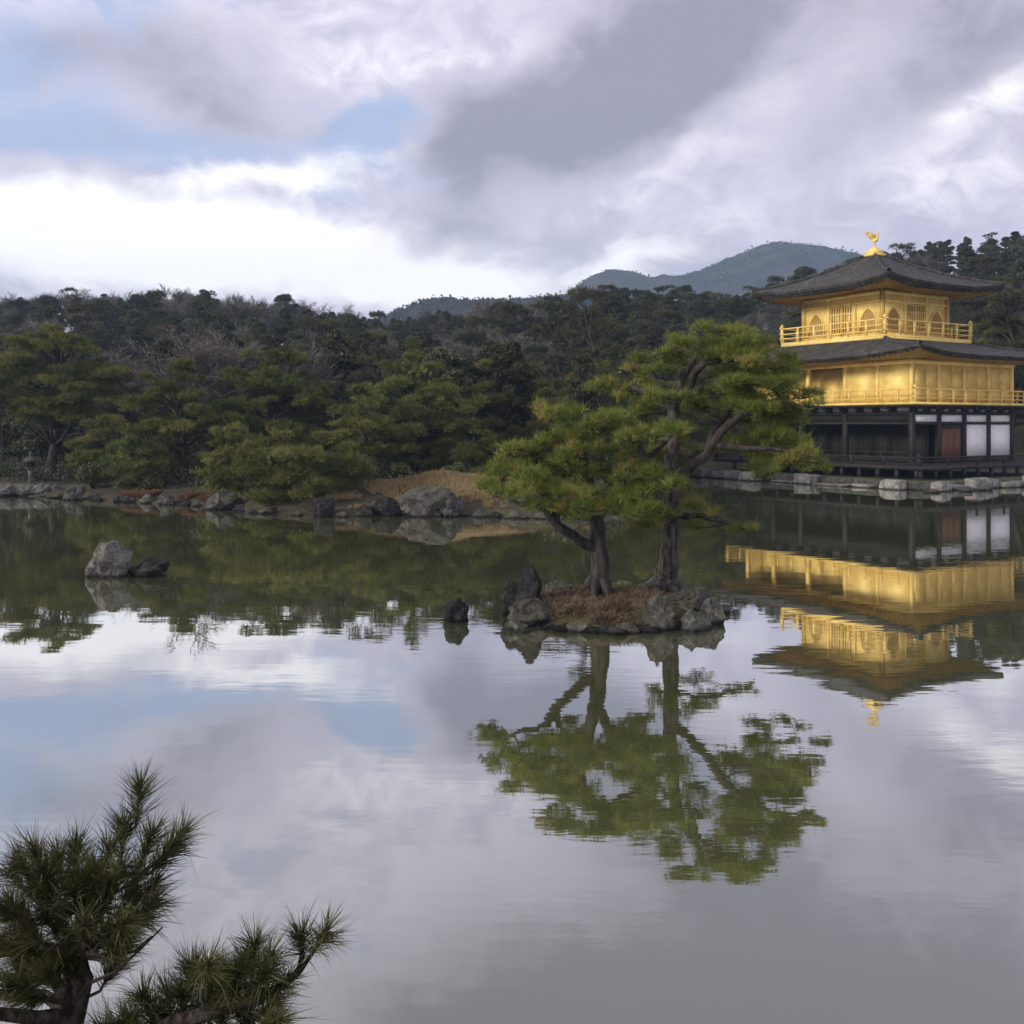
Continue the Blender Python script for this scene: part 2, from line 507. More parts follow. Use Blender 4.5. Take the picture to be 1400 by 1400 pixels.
SH_X = [-90, -40, -20.5, -16.5, -12, -9.9, -6.2, -3.4, -1.5, 1.5, 3.4, 5.0, 6.5, 8.0, 11, 14, 20, 30, 40, 90]
SH_Y = [62, 50, 45.2, 42.5, 40.0, 37.4, 35.6, 36.4, 35.6, 34.5, 35.8, 41.0, 50.0, 60.0, 65.5, 66.0, 61.0, 62.0, 60, 60.0]
SKY_PX = [-200, 0, 100, 260, 330, 380, 450, 520, 560, 650, 760, 830, 920, 1000, 1050, 1100, 1170, 1220, 1300, 1400, 1600]
SKY_PY = [405, 400, 394, 393, 401, 405, 414, 428, 424, 414, 404, 390, 390, 396, 384, 368, 352, 336, 316, 318, 320]


def hash_noise(x, y, sc, seed=0):
    out = np.empty(x.shape)
    it = np.nditer([x, y, out], op_flags=[['readonly'], ['readonly'], ['writeonly']])
    for a, b, o in it:
        o[...] = mnoise.noise((float(a) * sc + seed * 17.3, float(b) * sc - seed * 9.1, seed * 3.7))
    return out


def sstep(x, a, b):
    t = np.clip((x - a) / (b - a), 0, 1); return t * t * (3 - 2 * t)


def ground_z(x, y):
    x = np.asarray(x, float); y = np.asarray(y, float)
    px = 700 + F * x / np.maximum(y, 20)
    d = y - interp(x, SH_X, SH_Y)
    A = (HZ - interp(px, SKY_PX, SKY_PY)) / F * 150 + H - 8.5
    h = -1.4 + 1.62 * sstep(d, -1.6, .25) + .25 * sstep(d, .2, 2.5) + .02 * np.clip(d, 0, 30)
    h = h + A * sstep(y, 58, 150) + 12 * sstep(y, 230, 420)
    # the grassy knoll on the point
    h = h + .6 * np.exp(-((x + 2.6) / 3.6) ** 2 - ((y - 40.2) / 2.4) ** 2) * (1 + .25 * np.sin(x * 1.7) * np.cos(y * 1.3 + x * .6))
    # near bank under the viewer
    h = np.where(y < 25, -1.4 + 2.5 * (1 - sstep(y, 2.5, 4.1)), h)
    return h


def build_ground():
    xs = np.concatenate([np.linspace(-1400, -100, 14)[:-1], np.linspace(-100, 100, 134), np.linspace(100, 1400, 14)[1:]])
    ys = np.concatenate([np.linspace(-20, 0, 4)[:-1], np.linspace(0, 6, 16)[:-1], np.linspace(6, 30, 8)[:-1], np.linspace(30, 64, 70)[:-1],
                         np.linspace(64, 170, 50)[:-1], np.linspace(170, 1430, 20)])
    X, Y = np.meshgrid(xs, ys)
    Z = ground_z(X, Y)
    nz = hash_noise(X, Y, .35, 1) * .10 + hash_noise(X, Y, .06, 2) * .5 * sstep(Y, 55, 90)
    Z += nz * sstep(Z, .1, .6)
    nx = len(xs); ny = len(ys)
    V = np.stack([X.ravel(), Y.ravel(), Z.ravel()], 1)
    i = np.arange(ny - 1)[:, None] * nx + np.arange(nx - 1)[None, :]
    Q = np.stack([i, i + 1, i + nx + 1, i + nx], -1).reshape(-1, 4)
    tag(link('ground', mesh_np('ground', V, Q, None, True), M['ground']), kind='structure')


build_ground()
wb = MB(); wb.add([(-120, 2.6, 0), (120, 2.6, 0), (120, 78, 0), (-120, 78, 0)], None, [(0, 1, 2, 3)])
tag(wb.build('water', M['water']), kind='structure')


def far_hill(pxs, pys, D, thick, seed, rough):
    """one ridge of far hills: its crest follows the skyline at distance D, a rounded body with real depth"""
    px = np.linspace(pxs[0], pxs[-1], 150); crest = H + (HZ - np.interp(px, pxs, pys)) / F * D
    rows = np.linspace(-1, 1, 34)
    X = np.empty((34, 150)); Y = X.copy(); Z = X.copy()
    for j, t in enumerate(rows):
        X[j] = (px - 700) / F * D; Y[j] = D + t * thick
        Z[j] = crest * (np.cos(t * math.pi / 2) ** 1.3) - 6 * abs(t)
    n1 = hash_noise(X, Y, 1 / (thick * .55), seed); n2 = hash_noise(X, Y, 1 / (thick * .12), seed + 3); n3 = hash_noise(X, Y, 1 / (thick * .035), seed + 5)
    w = np.clip(np.abs(rows), 0, 1)[:, None]
    Z += (n1 * 26 * w + n2 * 8 * np.minimum(1, w * 2) + n3 * 2.6) * rough * np.clip(Z / 40, 0, 1)
    V = np.stack([X.ravel(), Y.ravel(), Z.ravel()], 1)
    i = np.arange(33)[:, None] * 150 + np.arange(149)[None, :]
    Q = np.stack([i, i + 1, i + 151, i + 150], -1).reshape(-1, 4)
    tag(link('hills', mesh_np('hills', V, Q, None, True), M['hills']), kind='structure')


far_hill([700, 760, 800, 830, 850, 885, 930, 955, 1000, 1030, 1060, 1090, 1120, 1160, 1200, 1260, 1330],
         [450, 415, 384, 371, 371, 381, 378, 372, 352, 339, 333, 336, 340, 350, 365, 395, 440], 1000, 280, 1, 1.0)
far_hill([440, 500, 545, 580, 610, 640, 680, 720, 770, 830, 900, 1000],
         [470, 445, 426, 412, 407, 412, 411, 409, 405, 410, 420, 440], 520, 130, 2, .45)



def far_canopy(pxs, pys, D, thick, n, size, seed):
    """tree crowns that cover the side of a far hill turned to the pond"""
    rng = np.random.default_rng(seed)
    px = rng.uniform(pxs[0], pxs[-1], n); t = -np.sqrt(rng.random(n)) * .8 + .04
    crest = H + (HZ - np.interp(px, pxs, pys)) / F * D
    P = np.stack([(px - 700) / F * D, D + t * thick, crest * np.cos(t * math.pi / 2) ** 1.3 - 6 * np.abs(t)], 1)
    P = np.repeat(P, 5, 0) + rng.normal(size=(n * 5, 3)) * size * [.55, .55, .4]
    v, f, tt = leaves(rng, P, size * .8, np.clip(.45 + np.repeat(rng.normal(size=n), 5) * .25 + rng.normal(size=n * 5) * .1, 0, 1))
    tag(link('distant_wood', mesh_np('distant_wood', v, f, tt), M['evergreen']), kind='stuff')


far_canopy([700, 760, 800, 830, 850, 885, 930, 955, 1000, 1030, 1060, 1090, 1120, 1160, 1200, 1260, 1330],
           [450, 418, 387, 374, 374, 384, 381, 375, 355, 342, 336, 339, 343, 353, 368, 398, 443], 1000, 280, 22000, 3.4, 21)
far_canopy([440, 500, 545, 580, 610, 640, 680, 720, 770, 830, 900, 1000],
           [472, 447, 428, 414, 409, 414, 413, 411, 407, 412, 422, 442], 520, 130, 12000, 2.4, 22)

hb = MB(); hb.box(-1450, -40, -3, 1450, 1440, 225)
hm, hg, ho = mat('haze')
pv = hg.n('ShaderNodeVolumePrincipled'); pv.inputs['Color'].default_value = (.52, .75, 1.0, 1); pv.inputs['Density'].default_value = .00052
pv.inputs['Anisotropy'].default_value = .2
hg.nt.links.new(pv.outputs[0], ho.inputs['Volume'])
tag(hb.build('haze', hm), kind='stuff')


# ------------------------------------------------------------------ the pavilion
K = 2.12; W = 4 * K; L = 5.5 * K
PAV = (20.5, 52.5); PANG = R(31.5)


def roof_grid(o, i, ze, zt, lift, prof, nu=28, ns=12, s1=1.0):
    """points of a hipped roof between outer rect o and inner rect i; returns per side a (ns+1, nu+1, 3) array"""
    oc = [(o[0], o[1]), (o[2], o[1]), (o[2], o[3]), (o[0], o[3])]
    ic = [(i[0], i[1]), (i[2], i[1]), (i[2], i[3]), (i[0], i[3])]
    sides = []
    for k in range(4):
        a, b, c, d = oc[k], oc[(k + 1) % 4], ic[k], ic[(k + 1) % 4]
        g = np.zeros((ns + 1, nu + 1, 3))
        for si in range(ns + 1):
            s = si / ns * s1
            for ui in range(nu + 1):
                u = ui / nu; t = abs(2 * u - 1)
                x = (a[0] * (1 - u) + b[0] * u) * (1 - s) + (c[0] * (1 - u) + d[0] * u) * s
                y = (a[1] * (1 - u) + b[1] * u) * (1 - s) + (c[1] * (1 - u) + d[1] * u) * s
                z = ze + (zt - ze) * (prof * s + (1 - prof) * s * s) + lift * t ** 3 * (1 - s) ** 2
                g[si, ui] = (x, y, z)
        sides.append(g)
    return sides


def quads(nr, nc):
    i = np.arange(nr - 1)[:, None] * nc + np.arange(nc - 1)[None, :]
    return np.stack([i, i + 1, i + nc + 1, i + nc], -1).reshape(-1, 4)


def make_roof(parent, o, i, ze, zt, lift, prof, thick, wall, zw):
    sides = roof_grid(o, i, ze, zt, lift, prof)
    m = MB()
    for g in sides:
        m.add(g.reshape(-1, 3), None, quads(g.shape[0], g.shape[1]))
        g[0, 1:-1, 2] += np.array([.025 * mnoise.noise((q * 1.7, o[0], float(len(m.v)))) for q in range(g.shape[1] - 2)])
        e = g[0]; low = e.copy(); low[:, 2] -= thick
        c = np.array([(o[0] + o[2]) / 2, (o[1] + o[3]) / 2, 0])
        mid = e.copy(); mid[:, 2] -= thick * .55
        inn = mid.copy(); inn[:, :2] += (c[:2] - inn[:, :2]) * .012
        inl = inn.copy(); inl[:, 2] = low[:, 2]
        und = inl.copy(); und[:, :2] += (c[:2] - und[:, :2]) * .05; und[:, 2] += .01
        st = np.stack([und, inl, inn, mid, e])
        m.add(st.reshape(-1, 3), None, quads(5, len(e)))
    roof = m.build('roof', M['shingle'], parent)
    for k in range(4):
        pts = sides[k][:, 0, :]
        r = MB(); r.tube([tuple(p + np.array([0, 0, .03])) for p in pts], [.11] * len(pts), 6)
        r.build('hip_ridge', M['shingle'], roof)
    # gilded eaves: boarding and rafters
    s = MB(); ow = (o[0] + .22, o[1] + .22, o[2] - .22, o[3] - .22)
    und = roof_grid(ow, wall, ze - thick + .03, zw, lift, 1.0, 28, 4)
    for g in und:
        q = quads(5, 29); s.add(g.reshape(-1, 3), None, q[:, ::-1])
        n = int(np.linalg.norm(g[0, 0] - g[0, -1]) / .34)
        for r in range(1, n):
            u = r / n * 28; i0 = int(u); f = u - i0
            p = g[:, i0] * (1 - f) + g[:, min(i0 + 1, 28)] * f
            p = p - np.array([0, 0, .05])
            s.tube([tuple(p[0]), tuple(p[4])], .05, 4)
    s.build('soffit', M['gold_shaded'], roof)
    return roof


def railing(parent, m, rect, z, h, step, rail_r, post_r, skip=()):
    c = [(rect[0], rect[1]), (rect[2], rect[1]), (rect[2], rect[3]), (rect[0], rect[3])]
    for k in range(4):
        if k in skip: continue
        a = np.array(c[k]); b = np.array(c[(k + 1) % 4]); d = b - a; Ln = np.linalg.norm(d); d = d / Ln
        n = max(2, round(Ln / step)); s = MB()
        e = .22
        for zz, rr in ((.30, .8), (.62, .8), (1.0, 1.25)):
            p = a - d * e; q = b + d * e
            up = .05 if zz == 1.0 else 0
            s.tube([(*p, z + h * zz + up), (*(a + d * .2), z + h * zz), (*(b - d * .2), z + h * zz), (*q, z + h * zz + up)], rail_r * rr, 6)
        for j in range(n + 1):
            if j == n: continue
            p = a + d * Ln * j / n; r = post_r * (1.5 if j == 0 else 1)
            top = h * (1.12 if j == 0 else 1)
            s.box(p[0] - r, p[1] - r, z, p[0] + r, p[1] + r, z + top)
            if j == 0:
                s.lathe([(r * 1.5, z + top), (r * 1.7, z + top + .05), (r * .9, z + top + .12), (.004, z + top + .2)], 8, p[0], p[1])
        s.build('railing', m, parent)


def bell_outline(w, h, n=10):
    """cusped bell-shaped temple window, base at 0"""
    pts = [(-w * .56, 0), (-w * .53, h * .3), (-w * .5, h * .55)]
    for k in range(1, n):
        t = k / n
        x = -w * .5 * (1 - t) ** .75; y = h * (.55 + .38 * math.sin(t * math.pi / 2)) + (h * .07 * max(0, (t - .7) / .3) ** 2)
        pts.append((x, y))
    pts.append((0, h))
    return pts + [(-x, y) for x, y in reversed(pts[:-1])]


def bell_window(parent, fx, w, h):
    """fx(a, z, out) maps window coordinates onto the wall"""
    ol = bell_outline(w, h)
    m = MB(); V = [fx(x, y, .012) for x, y in ol] + [fx(0, h * .4, .012)]
    n = len(ol); m.add(V, [(k, (k + 1) % n, n) for k in range(n)])
    win = m.build('window', M['gold_line'], parent)
    f = MB(); f.tube([fx(x, y, .03) for x, y in ol] + [fx(*ol[0], .03)], .045, 6); f.build('frame', M['gold_pale'], win)
    b = MB()
    for k in range(-3, 4):
        x = k * w / 8; top = h * (.9 - .45 * abs(k / 4) ** 2)
        b.tube([fx(x, .03, .03), fx(x, top, .03)], .018, 4)
    b.build('lattice', M['gold'], win)


def build_pavilion():
    t = thing('golden_pavilion', 'three-storey pavilion with gilded upper floors and dark shingle roofs at the pond edge', 'pavilion', (PAV[0], PAV[1], 0), PANG)
    # stone platform
    m = MB(); m.box(-2.3, -2.3, -1.2, W + 6, L + 2.5, .42, .1); m.build('foundation', M['rock'], t)
    # ground storey
    m = MB(); m.box(-1.75, -1.75, .93, W + 1.7, L + 1.2, 1.12)
    for k in range(12):
        for side in (0, 1):
            p = -1.5 + k * 1.15
            if side == 0 and p < W + 1.6: m.box(p - .08, -1.7, .5, p + .08, -1.54, .93)
            if side == 1 and p < L + 1: m.box(-1.7, p - .08, .5, -1.54, p + .08, .93)
    ver = m.build('veranda', M['wood_dark'], t)
    railing(ver, M['wood_dark'], (-1.6, -1.6, W + 1.55, L + 1.05), 1.12, .42, 2.12, .035, .05, (1, 2))
    spots = [(i * K, 0) for i in range(5)] + [(0, y * K) for y in (2, 3.5, 4.5, 5.5)] + [(W, y * K) for y in (2, 4, 5.5)]
    for x, y in spots:
        m = MB(); m.box(x - .12, y - .12, 1.12, x + .12, y + .12, 3.96, .015); m.build('post', M['wood_dark'], t)
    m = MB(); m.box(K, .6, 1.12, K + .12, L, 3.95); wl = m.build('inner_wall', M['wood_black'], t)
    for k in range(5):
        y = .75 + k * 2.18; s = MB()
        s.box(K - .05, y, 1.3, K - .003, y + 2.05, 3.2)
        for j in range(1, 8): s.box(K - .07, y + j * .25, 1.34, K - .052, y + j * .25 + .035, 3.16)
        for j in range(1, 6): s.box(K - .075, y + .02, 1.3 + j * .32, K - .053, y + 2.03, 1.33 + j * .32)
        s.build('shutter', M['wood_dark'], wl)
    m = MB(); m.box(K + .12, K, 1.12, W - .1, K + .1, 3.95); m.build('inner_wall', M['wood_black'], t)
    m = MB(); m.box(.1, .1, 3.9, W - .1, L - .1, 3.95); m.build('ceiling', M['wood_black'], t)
    for z0, z1, p in ((3.19, 3.32, .09), (3.70, 3.86, .11)):
        m = MB(); m.box(.12, -p, z0, W - .12, p, z1); m.build('beam', M['wood_dark'], t)
        m = MB(); m.box(-p, .12, z0, p, L - .12, z1); m.build('beam', M['wood_dark'], t)
    for k in range(4):
        m = MB(); m.box(k * K + .125, -.02, 3.325, (k + 1) * K - .125, .03, 3.695); m.build('plaster_panel', M['plaster'], t)
    for y0, y1 in ((0, 2), (2, 3.5), (3.5, 4.5), (4.5, 5.5)):
        m = MB(); m.box(-.02, y0 * K + .125, 3.325, .03, y1 * K - .125, 3.695); m.build('transom', M['wood_black'], t)
    # second bay: dark side jamb and brown door; third and fourth bays: white screens
    m = MB(); m.box(K + .12, -.03, 1.12, 2 * K - .12, .02, 3.19); dw = m.build('door_surround', M['wood_dark'], t)
    m = MB(); m.box(K + .22, -.07, 1.3, 2 * K - .35, -.032, 2.95); dr = m.build('door', M['wood_brown'], t)
    for j in range(3):
        s = MB(); a = K + .28 + j * .49; s.box(a, -.085, 1.38, a + .42, -.072, 2.87, .006); s.build('door_panel', M['wood_brown'], dr)
    for k in (2, 3):
        m = MB(); m.box(k * K + .125, -.03, 1.42, (k + 1) * K - .125, .02, 3.185); sh = m.build('paper_screen', M['plaster'], t)
        m = MB(); m.box(k * K + .125, -.035, 1.12, (k + 1) * K - .125, .02, 1.415); m.build('sill_board', M['wood_dark'], t)
    # low railing inside the open bays
    m = MB()
    for z in (1.4, 1.75): m.tube([(.02, .1, z), (.02, L - .1, z)], .035, 5)
    for j in range(1, 12): m.box(-.02, j * .97 - .03, 1.12, .05, j * .97 + .03, 1.8)
    m.build('inner_rail', M['wood_dark'], t)
    # brackets and white blocks under the balcony
    m = MB(); m.box(.02, -.0, 3.865, W - .02, .06, 4.07); m.build('plaster_band', M['plaster_grey'], t)
    m = MB(); m.box(0, .065, 3.865, .06, L - .02, 4.07); m.build('plaster_band', M['plaster_grey'], t)
    for k in range(9):
        x = k * K / 2; m = MB(); m.box(x - .14, -.8, 3.98, x + .14, .02, 4.10); m.box(x - .2, -.22, 3.865, x + .2, -.003, 3.975); m.build('bracket', M['wood_dark'], t)
    for k in range(1, 12):
        y = k * K / 2; m = MB(); m.box(-.8, y - .14, 3.98, .02, y + .14, 4.10); m.box(-.22, y - .2, 3.865, -.003, y + .2, 3.975); m.build('bracket', M['wood_dark'], t)
    # first balcony
    m = MB(); m.box(-.88, -.88, 4.11, W + .88, L + .88, 4.20); m.build('joist_frame', M['wood_dark'], t)
    m = MB(); m.box(-.95, -.95, 4.205, W + .95, L + .95, 4.33, .012); bal = m.build('balcony', M['gold'], t)
    railing(bal, M['gold'], (-.86, -.86, W + .86, L + .86), 4.33, .66, K / 2, .028, .04)
    # second storey
    for k in range(5):
        m = MB(); m.box(k * K - .11, -.11, 4.33, k * K + .11, .11, 6.62, .012); m.build('upper_post', M['gold_pale'], t)
        if k < 4:
            m = MB(); m.box(k * K + .11, -.03, 4.33, (k + 1) * K - .11, .05, 6.30)
            pn = m.build('wall_panel', M['gold'], t)
            for j in range(2):
                s = MB(); a = k * K + .16 + j * (K - .32) / 2; b = a + (K - .32) / 2 - .04
                s.box(a, -.052, 4.45, b, -.034, 5.02, .006); s.box(a, -.052, 5.12, b, -.034, 6.22, .006); s.build('door_leaf', M['gold'], pn)
    for y in (1, 2, 3.25, 4.5, 5.5):
        m = MB(); m.box(-.11, y * K - .11, 4.33, .11, y * K + .11, 6.62, .012); m.build('upper_post', M['gold_pale'], t)
    for k in range(2):
        m = MB(); m.box(-.03, k * K + .11, 4.33, .05, (k + 1) * K - .11, 6.30); pn = m.build('wall_panel', M['gold'], t)
        s = MB(); s.box(-.055, k * K + .17, 4.42, -.034, (k + 1) * K - .15, 6.22, .008); s.build('door_leaf', M['gold_pale'], pn)
    m = MB(); m.box(K * .5, 2 * K, 4.33, K * .5 + .08, L, 6.5); rw = m.build('recessed_wall', M['gold'], t)
    for k in range(6):
        s = MB(); y = 2 * K + .1 + k * 1.22; s.box(K * .5 - .03, y, 4.45, K * .5 - .004, y + 1.1, 5.9, .008); s.build('door_leaf', M['gold_pale'], rw)
    m = MB(); m.box(.06, 2 * K - .06, 4.33, K * .5, 2 * K - .01, 6.5); m.build('side_wall', M['gold'], t)
    m = MB(); m.box(.06, L - .05, 4.33, W, L + .03, 6.5); m.build('back_wall', M['gold'], t)
    m = MB(); m.box(W - .05, .12, 4.33, W + .03, L - .12, 6.5); m.build('back_wall', M['gold'], t)
    m = MB(); m.box(.11, -.14, 6.31, W + .14, .09, 6.545); m.build('gilt_beam', M['gold_pale'], t)
    m = MB(); m.box(-.14, -.14, 6.31, .09, L + .14, 6.545); m.build('gilt_beam', M['gold_pale'], t)
    # lower roof
    X0, Y0, S = 2.1, 3.5, 5.65
    X1, Y1 = X0 + S, Y0 + S
    dk = (X0 - .95, Y0 - .95, X1 + .95, Y1 + .95)
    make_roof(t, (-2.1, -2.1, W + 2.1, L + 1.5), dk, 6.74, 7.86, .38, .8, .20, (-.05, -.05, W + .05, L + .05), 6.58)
    # upper balcony
    m = MB(); m.box(dk[0] + .1, dk[1] + .1, 7.5, dk[2] - .1, dk[3] - .1, 7.83); m.build('balcony_base', M['wood_dark'], t)
    m = MB(); m.box(dk[0] - .05, dk[1] - .05, 7.833, dk[2] + .05, dk[3] + .05, 7.98, .012); m.box(dk[0] + .02, dk[1] + .02, 7.983, dk[2] - .02, dk[3] - .02, 8.08)
    bal = m.build('balcony', M['gold_pale'], t)
    railing(bal, M['gold_pale'], (dk[0] + .06, dk[1] + .06, dk[2] - .06, dk[3] - .06), 8.08, .84, 1.25, .034, .05)
    # third storey
    m = MB(); m.box(X0 + .02, Y0 + .02, 8.08, X1 - .02, Y1 - .02, 10.75); top = m.build('top_storey_wall', M['gold_pale'], t)
    B = S / 3
    for k in range(4):
        for x, y in ((X0 + k * B, Y0), (X0, Y0 + k * B), (X1, Y0 + k * B), (X0 + k * B, Y1)):
            if k == 0 and (x, y) != (X0, Y0) and not (x == X1 or y == Y1): continue
            m = MB(); m.box(x - .1, y - .1, 8.085, x + .1, y + .1, 10.6, .012); m.build('top_post', M['gold_pale'], t)
    for z0, z1, p in ((8.10, 8.30, .07), (10.0, 10.14, .07), (10.42, 10.6, .14)):
        m = MB(); m.box(X0 + .1, Y0 - p, z0, X1 - .1, Y0 + .015, z1); m.build('gilt_beam', M['gold_pale'], t)
        m = MB(); m.box(X0 - p, Y0 + .1, z0, X0 + .015, Y1 - .1, z1); m.build('gilt_beam', M['gold_pale'], t)
    for k in (0, 2):
        bell_window(top, lambda a, z, o, k=k: (X0 + (k + .5) * B + a, Y0 - o + .02, 8.45 + z), 1.05, 1.28)
        bell_window(top, lambda a, z, o, k=k: (X0 - o + .02, Y0 + (k + .5) * B + a, 8.45 + z), 1.05, 1.28)
    for face in (0, 1):
        def bx(s, a0, a1, z0, z1, o0, o1):
            if face == 0: s.box(X0 + B + a0, Y0 - o1 + .02, z0, X0 + B + a1, Y0 - o0 + .02, z1)
            else: s.box(X0 - o1 + .02, Y0 + B + a0, z0, X0 - o0 + .02, Y0 + B + a1, z1)
        for j in range(2):
            a = .14 + j * (B - .28) / 2; b = a + (B - .28) / 2 - .03
            s = MB(); bx(s, a, b, 8.32, 9.98, .003, .03); dr = s.build('folding_door', M['gold_line'], t)
            s = MB()
            for q in range(5):
                w = (b - a - .06) / 4; bx(s, a + q * w, a + q * w + .06, 8.34, 9.96, .032, .06)
            for zz in (8.34, 9.0, 9.5, 9.9): bx(s, a + .002, b - .002, zz, zz + .06, .033, .056)
            s.build('lattice', M['gold_pale'], dr)
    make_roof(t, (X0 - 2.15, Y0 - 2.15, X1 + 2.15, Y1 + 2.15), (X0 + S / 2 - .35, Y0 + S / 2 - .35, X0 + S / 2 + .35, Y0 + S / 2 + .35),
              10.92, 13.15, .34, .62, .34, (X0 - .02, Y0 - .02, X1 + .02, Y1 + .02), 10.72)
    # finial and phoenix
    cx, cy = X0 + S / 2, Y0 + S / 2
    m = MB(); m.box(cx - .5, cy - .5, 13.08, cx + .5, cy + .5, 13.24, .03); m.box(cx - .37, cy - .37, 13.242, cx + .37, cy + .37, 13.46, .02)
    m.lathe([(.3, 13.46), (.26, 13.56), (.12, 13.62), (.09, 13.7)], 12, cx, cy)
    m.build('finial', M['gold_pale'], t)
    p = MB(); z = 13.7
    for s_ in (-1, 1):
        p.tube([(cx + .05 * s_, cy, z), (cx + .06 * s_, cy, z + .16), (cx + .05 * s_, cy, z + .3)], [.02, .02, .04], 6)
        for k in range(6):      # raised wing feathers
            a = R(20 + k * 15)
            p.tube([(cx + .08 * s_, cy + .02, z + .42), (cx + s_ * (.08 + .26 * math.cos(a)), cy + .06, z + .42 + .26 * math.sin(a)),
                    (cx + s_ * (.08 + (.46 - .02 * k) * math.cos(a + .12)), cy + .1, z + .42 + (.46 - .02 * k) * math.sin(a + .12))], [.05, .045, .012], 5)
    p.tube([(cx, cy - .22, z + .40), (cx, cy - .12, z + .34), (cx, cy + .06, z + .36), (cx, cy + .2, z + .44)], [.05, .13, .13, .05], 8)
    p.tube([(cx, cy - .17, z + .4), (cx, cy - .26, z + .55), (cx, cy - .24, z + .68), (cx, cy - .3, z + .78), (cx, cy - .4, z + .77)], [.07, .05, .04, .055, .008], 7)
    for k in range(5):
        b = (k - 2) * .14
        p.tube([(cx, cy + .15, z + .42), (cx + b * .6, cy + .34, z + .62), (cx + b, cy + .42, z + .85), (cx + b * 1.3, cy + .38, z + 1.0)], [.04, .045, .035, .01], 5)
    p.build('phoenix', M['gold_pale'], t, True)
    return t


build_pavilion()


# ------------------------------------------------------------------ rocks
def rock_mesh(seed, sx, sy, sz, sub=4, rough=.28):
    import bmesh
    bm = bmesh.new(); bmesh.ops.create_icosphere(bm, subdivisions=sub, radius=1)
    rnd = random.Random(seed)
    cuts = [(Vector((rnd.uniform(-1, 1), rnd.uniform(-1, 1), rnd.uniform(-.3, 1))).normalized(), rnd.uniform(.55, .85)) for _ in range(9)]
    off = Vector((seed * 3.1, seed * 1.7, seed * .7))
    for v in bm.verts:
        p = v.co.copy()
        for n, d in cuts:
            e = p.dot(n) - d
            if e > 0: p -= n * e * .9
        q = p.normalized()
        f = mnoise.noise(q * 1.4 + off) * rough + mnoise.noise(q * 4 + off) * rough * .35 + mnoise.noise(q * 10 + off) * rough * .14
        p *= 1 + f
        v.co = Vector((p.x * sx, p.y * sy, p.z * sz))
    me = bpy.data.meshes.new('rock'); bm.to_mesh(me); bm.free()
    return me


def rock(px, py, wpx, hpx, D, m, label, seed, group=None, name='rock', depth=.8):
    """py is the row of the rock's foot, D the distance of the foot"""
    w = wpx / F * D / 2; h = hpx / F * D
    p = at(px, py, D)
    me = rock_mesh(seed, w * 1.05, w * depth * 1.05, h * .60, 5, .36)
    o = link(name, me, m, None, (p.x, p.y, p.z + h * .34)); o.rotation_euler = (0, 0, random.Random(seed).uniform(-.6, .6))
    return tag(o, label, 'rock', group)


def wl(py): return H * F / (py - HZ)        # distance of a water-level point


rock(147, 787, 60, 64, wl(787), M['rock_pale'], 'tall pale grey rock standing alone in the open water on the left', 12)
rock(205, 786, 54, 26, wl(786), M['rock_dark'], 'low dark flat rock just beside the pale standing rock in the water', 8)
rock(627, 851, 38, 34, wl(849), M['rock_dark'], 'small black pointed rock in the water left of the island', 15)
# ------------------------------------------------------------------ the island
IX, IY = 1.72, 17.55


def isl_z(x, y):
    dx = (x - IX) / 1.92; dy = (y - IY) / 2.15
    r = np.sqrt(dx * dx + dy * dy) * (1 + .07 * np.sin(3 * np.arctan2(dy, dx) + 1))
    return -.5 + .70 * (1 - sstep(r, .6, 1.12)) + .12 * np.exp(-r * r * 3)


def build_island():
    xs = np.linspace(IX - 2.4, IX + 2.4, 70); ys = np.linspace(IY - 2.6, IY + 2.6, 70)
    X, Y = np.meshgrid(xs, ys); Z = isl_z(X, Y) + hash_noise(X, Y, 2.2, 4) * .05
    V = np.stack([X.ravel(), Y.ravel(), Z.ravel()], 1)
    m, g, out = mat('island_earth')
    v = geopos(g); n = g.noise(v, 2.5, 8, .65)
    col = g.ramp(n, [(.35, (.035, .030, .02)), (.5, (.07, .065, .03)), (.65, (.12, .075, .045))])
    pbsdf(g, out, col, .95, 0, n, .1, .1)
    tag(link('island', mesh_np('island', V, quads(70, 70), None, True), m), kind='structure')
    rng = np.random.default_rng(5)
    # rust-brown matted grass on the front slope, moss elsewhere
    n = 26000
    x = IX + rng.uniform(-1.9, 1.9, n); y = IY + rng.uniform(-2.1, 2.1, n); z = isl_z(x, y)
    px = 700 + F * x / y; pn = hash_noise(x, y, 1.1, 7)
    front = (hash_noise(x, y, 2.4, 21) > -.32) & (px > 735 + 30 * pn) & (px < 893 + 40 * pn) & (y < IY + .35 + .5 * pn) & (z > .06)
    P = np.stack([x, y, z - .01], 1)
    A = np.stack([rng.normal(size=n) * .35, -.55 + rng.normal(size=n) * .3, np.full(n, .75)], 1)
    gt = np.clip(.5 + .75 * hash_noise(x[front] * 1.0, y[front] * 1.6, 3.0, 15) + rng.normal(size=front.sum()) * .25, 0, 1)
    g1 = tufts(rng, P[front], A[front] * [1.6, 1.2, .62], 4, .095, .013, .75, gt, .5)
    tag(link('brown_grass', mesh_np('brown_grass', *g1), M['island_grass']), kind='stuff')
    rest = (~front) & (z > .12) & (hash_noise(x, y, 1.8, 9) > -.15)
    g2 = tufts(rng, P[rest], A[rest] * [1, .4, 1], 5, .05, .009, .9, rng.random(rest.sum()))
    tag(link('moss', mesh_np('moss', *g2), M['moss']), kind='stuff')


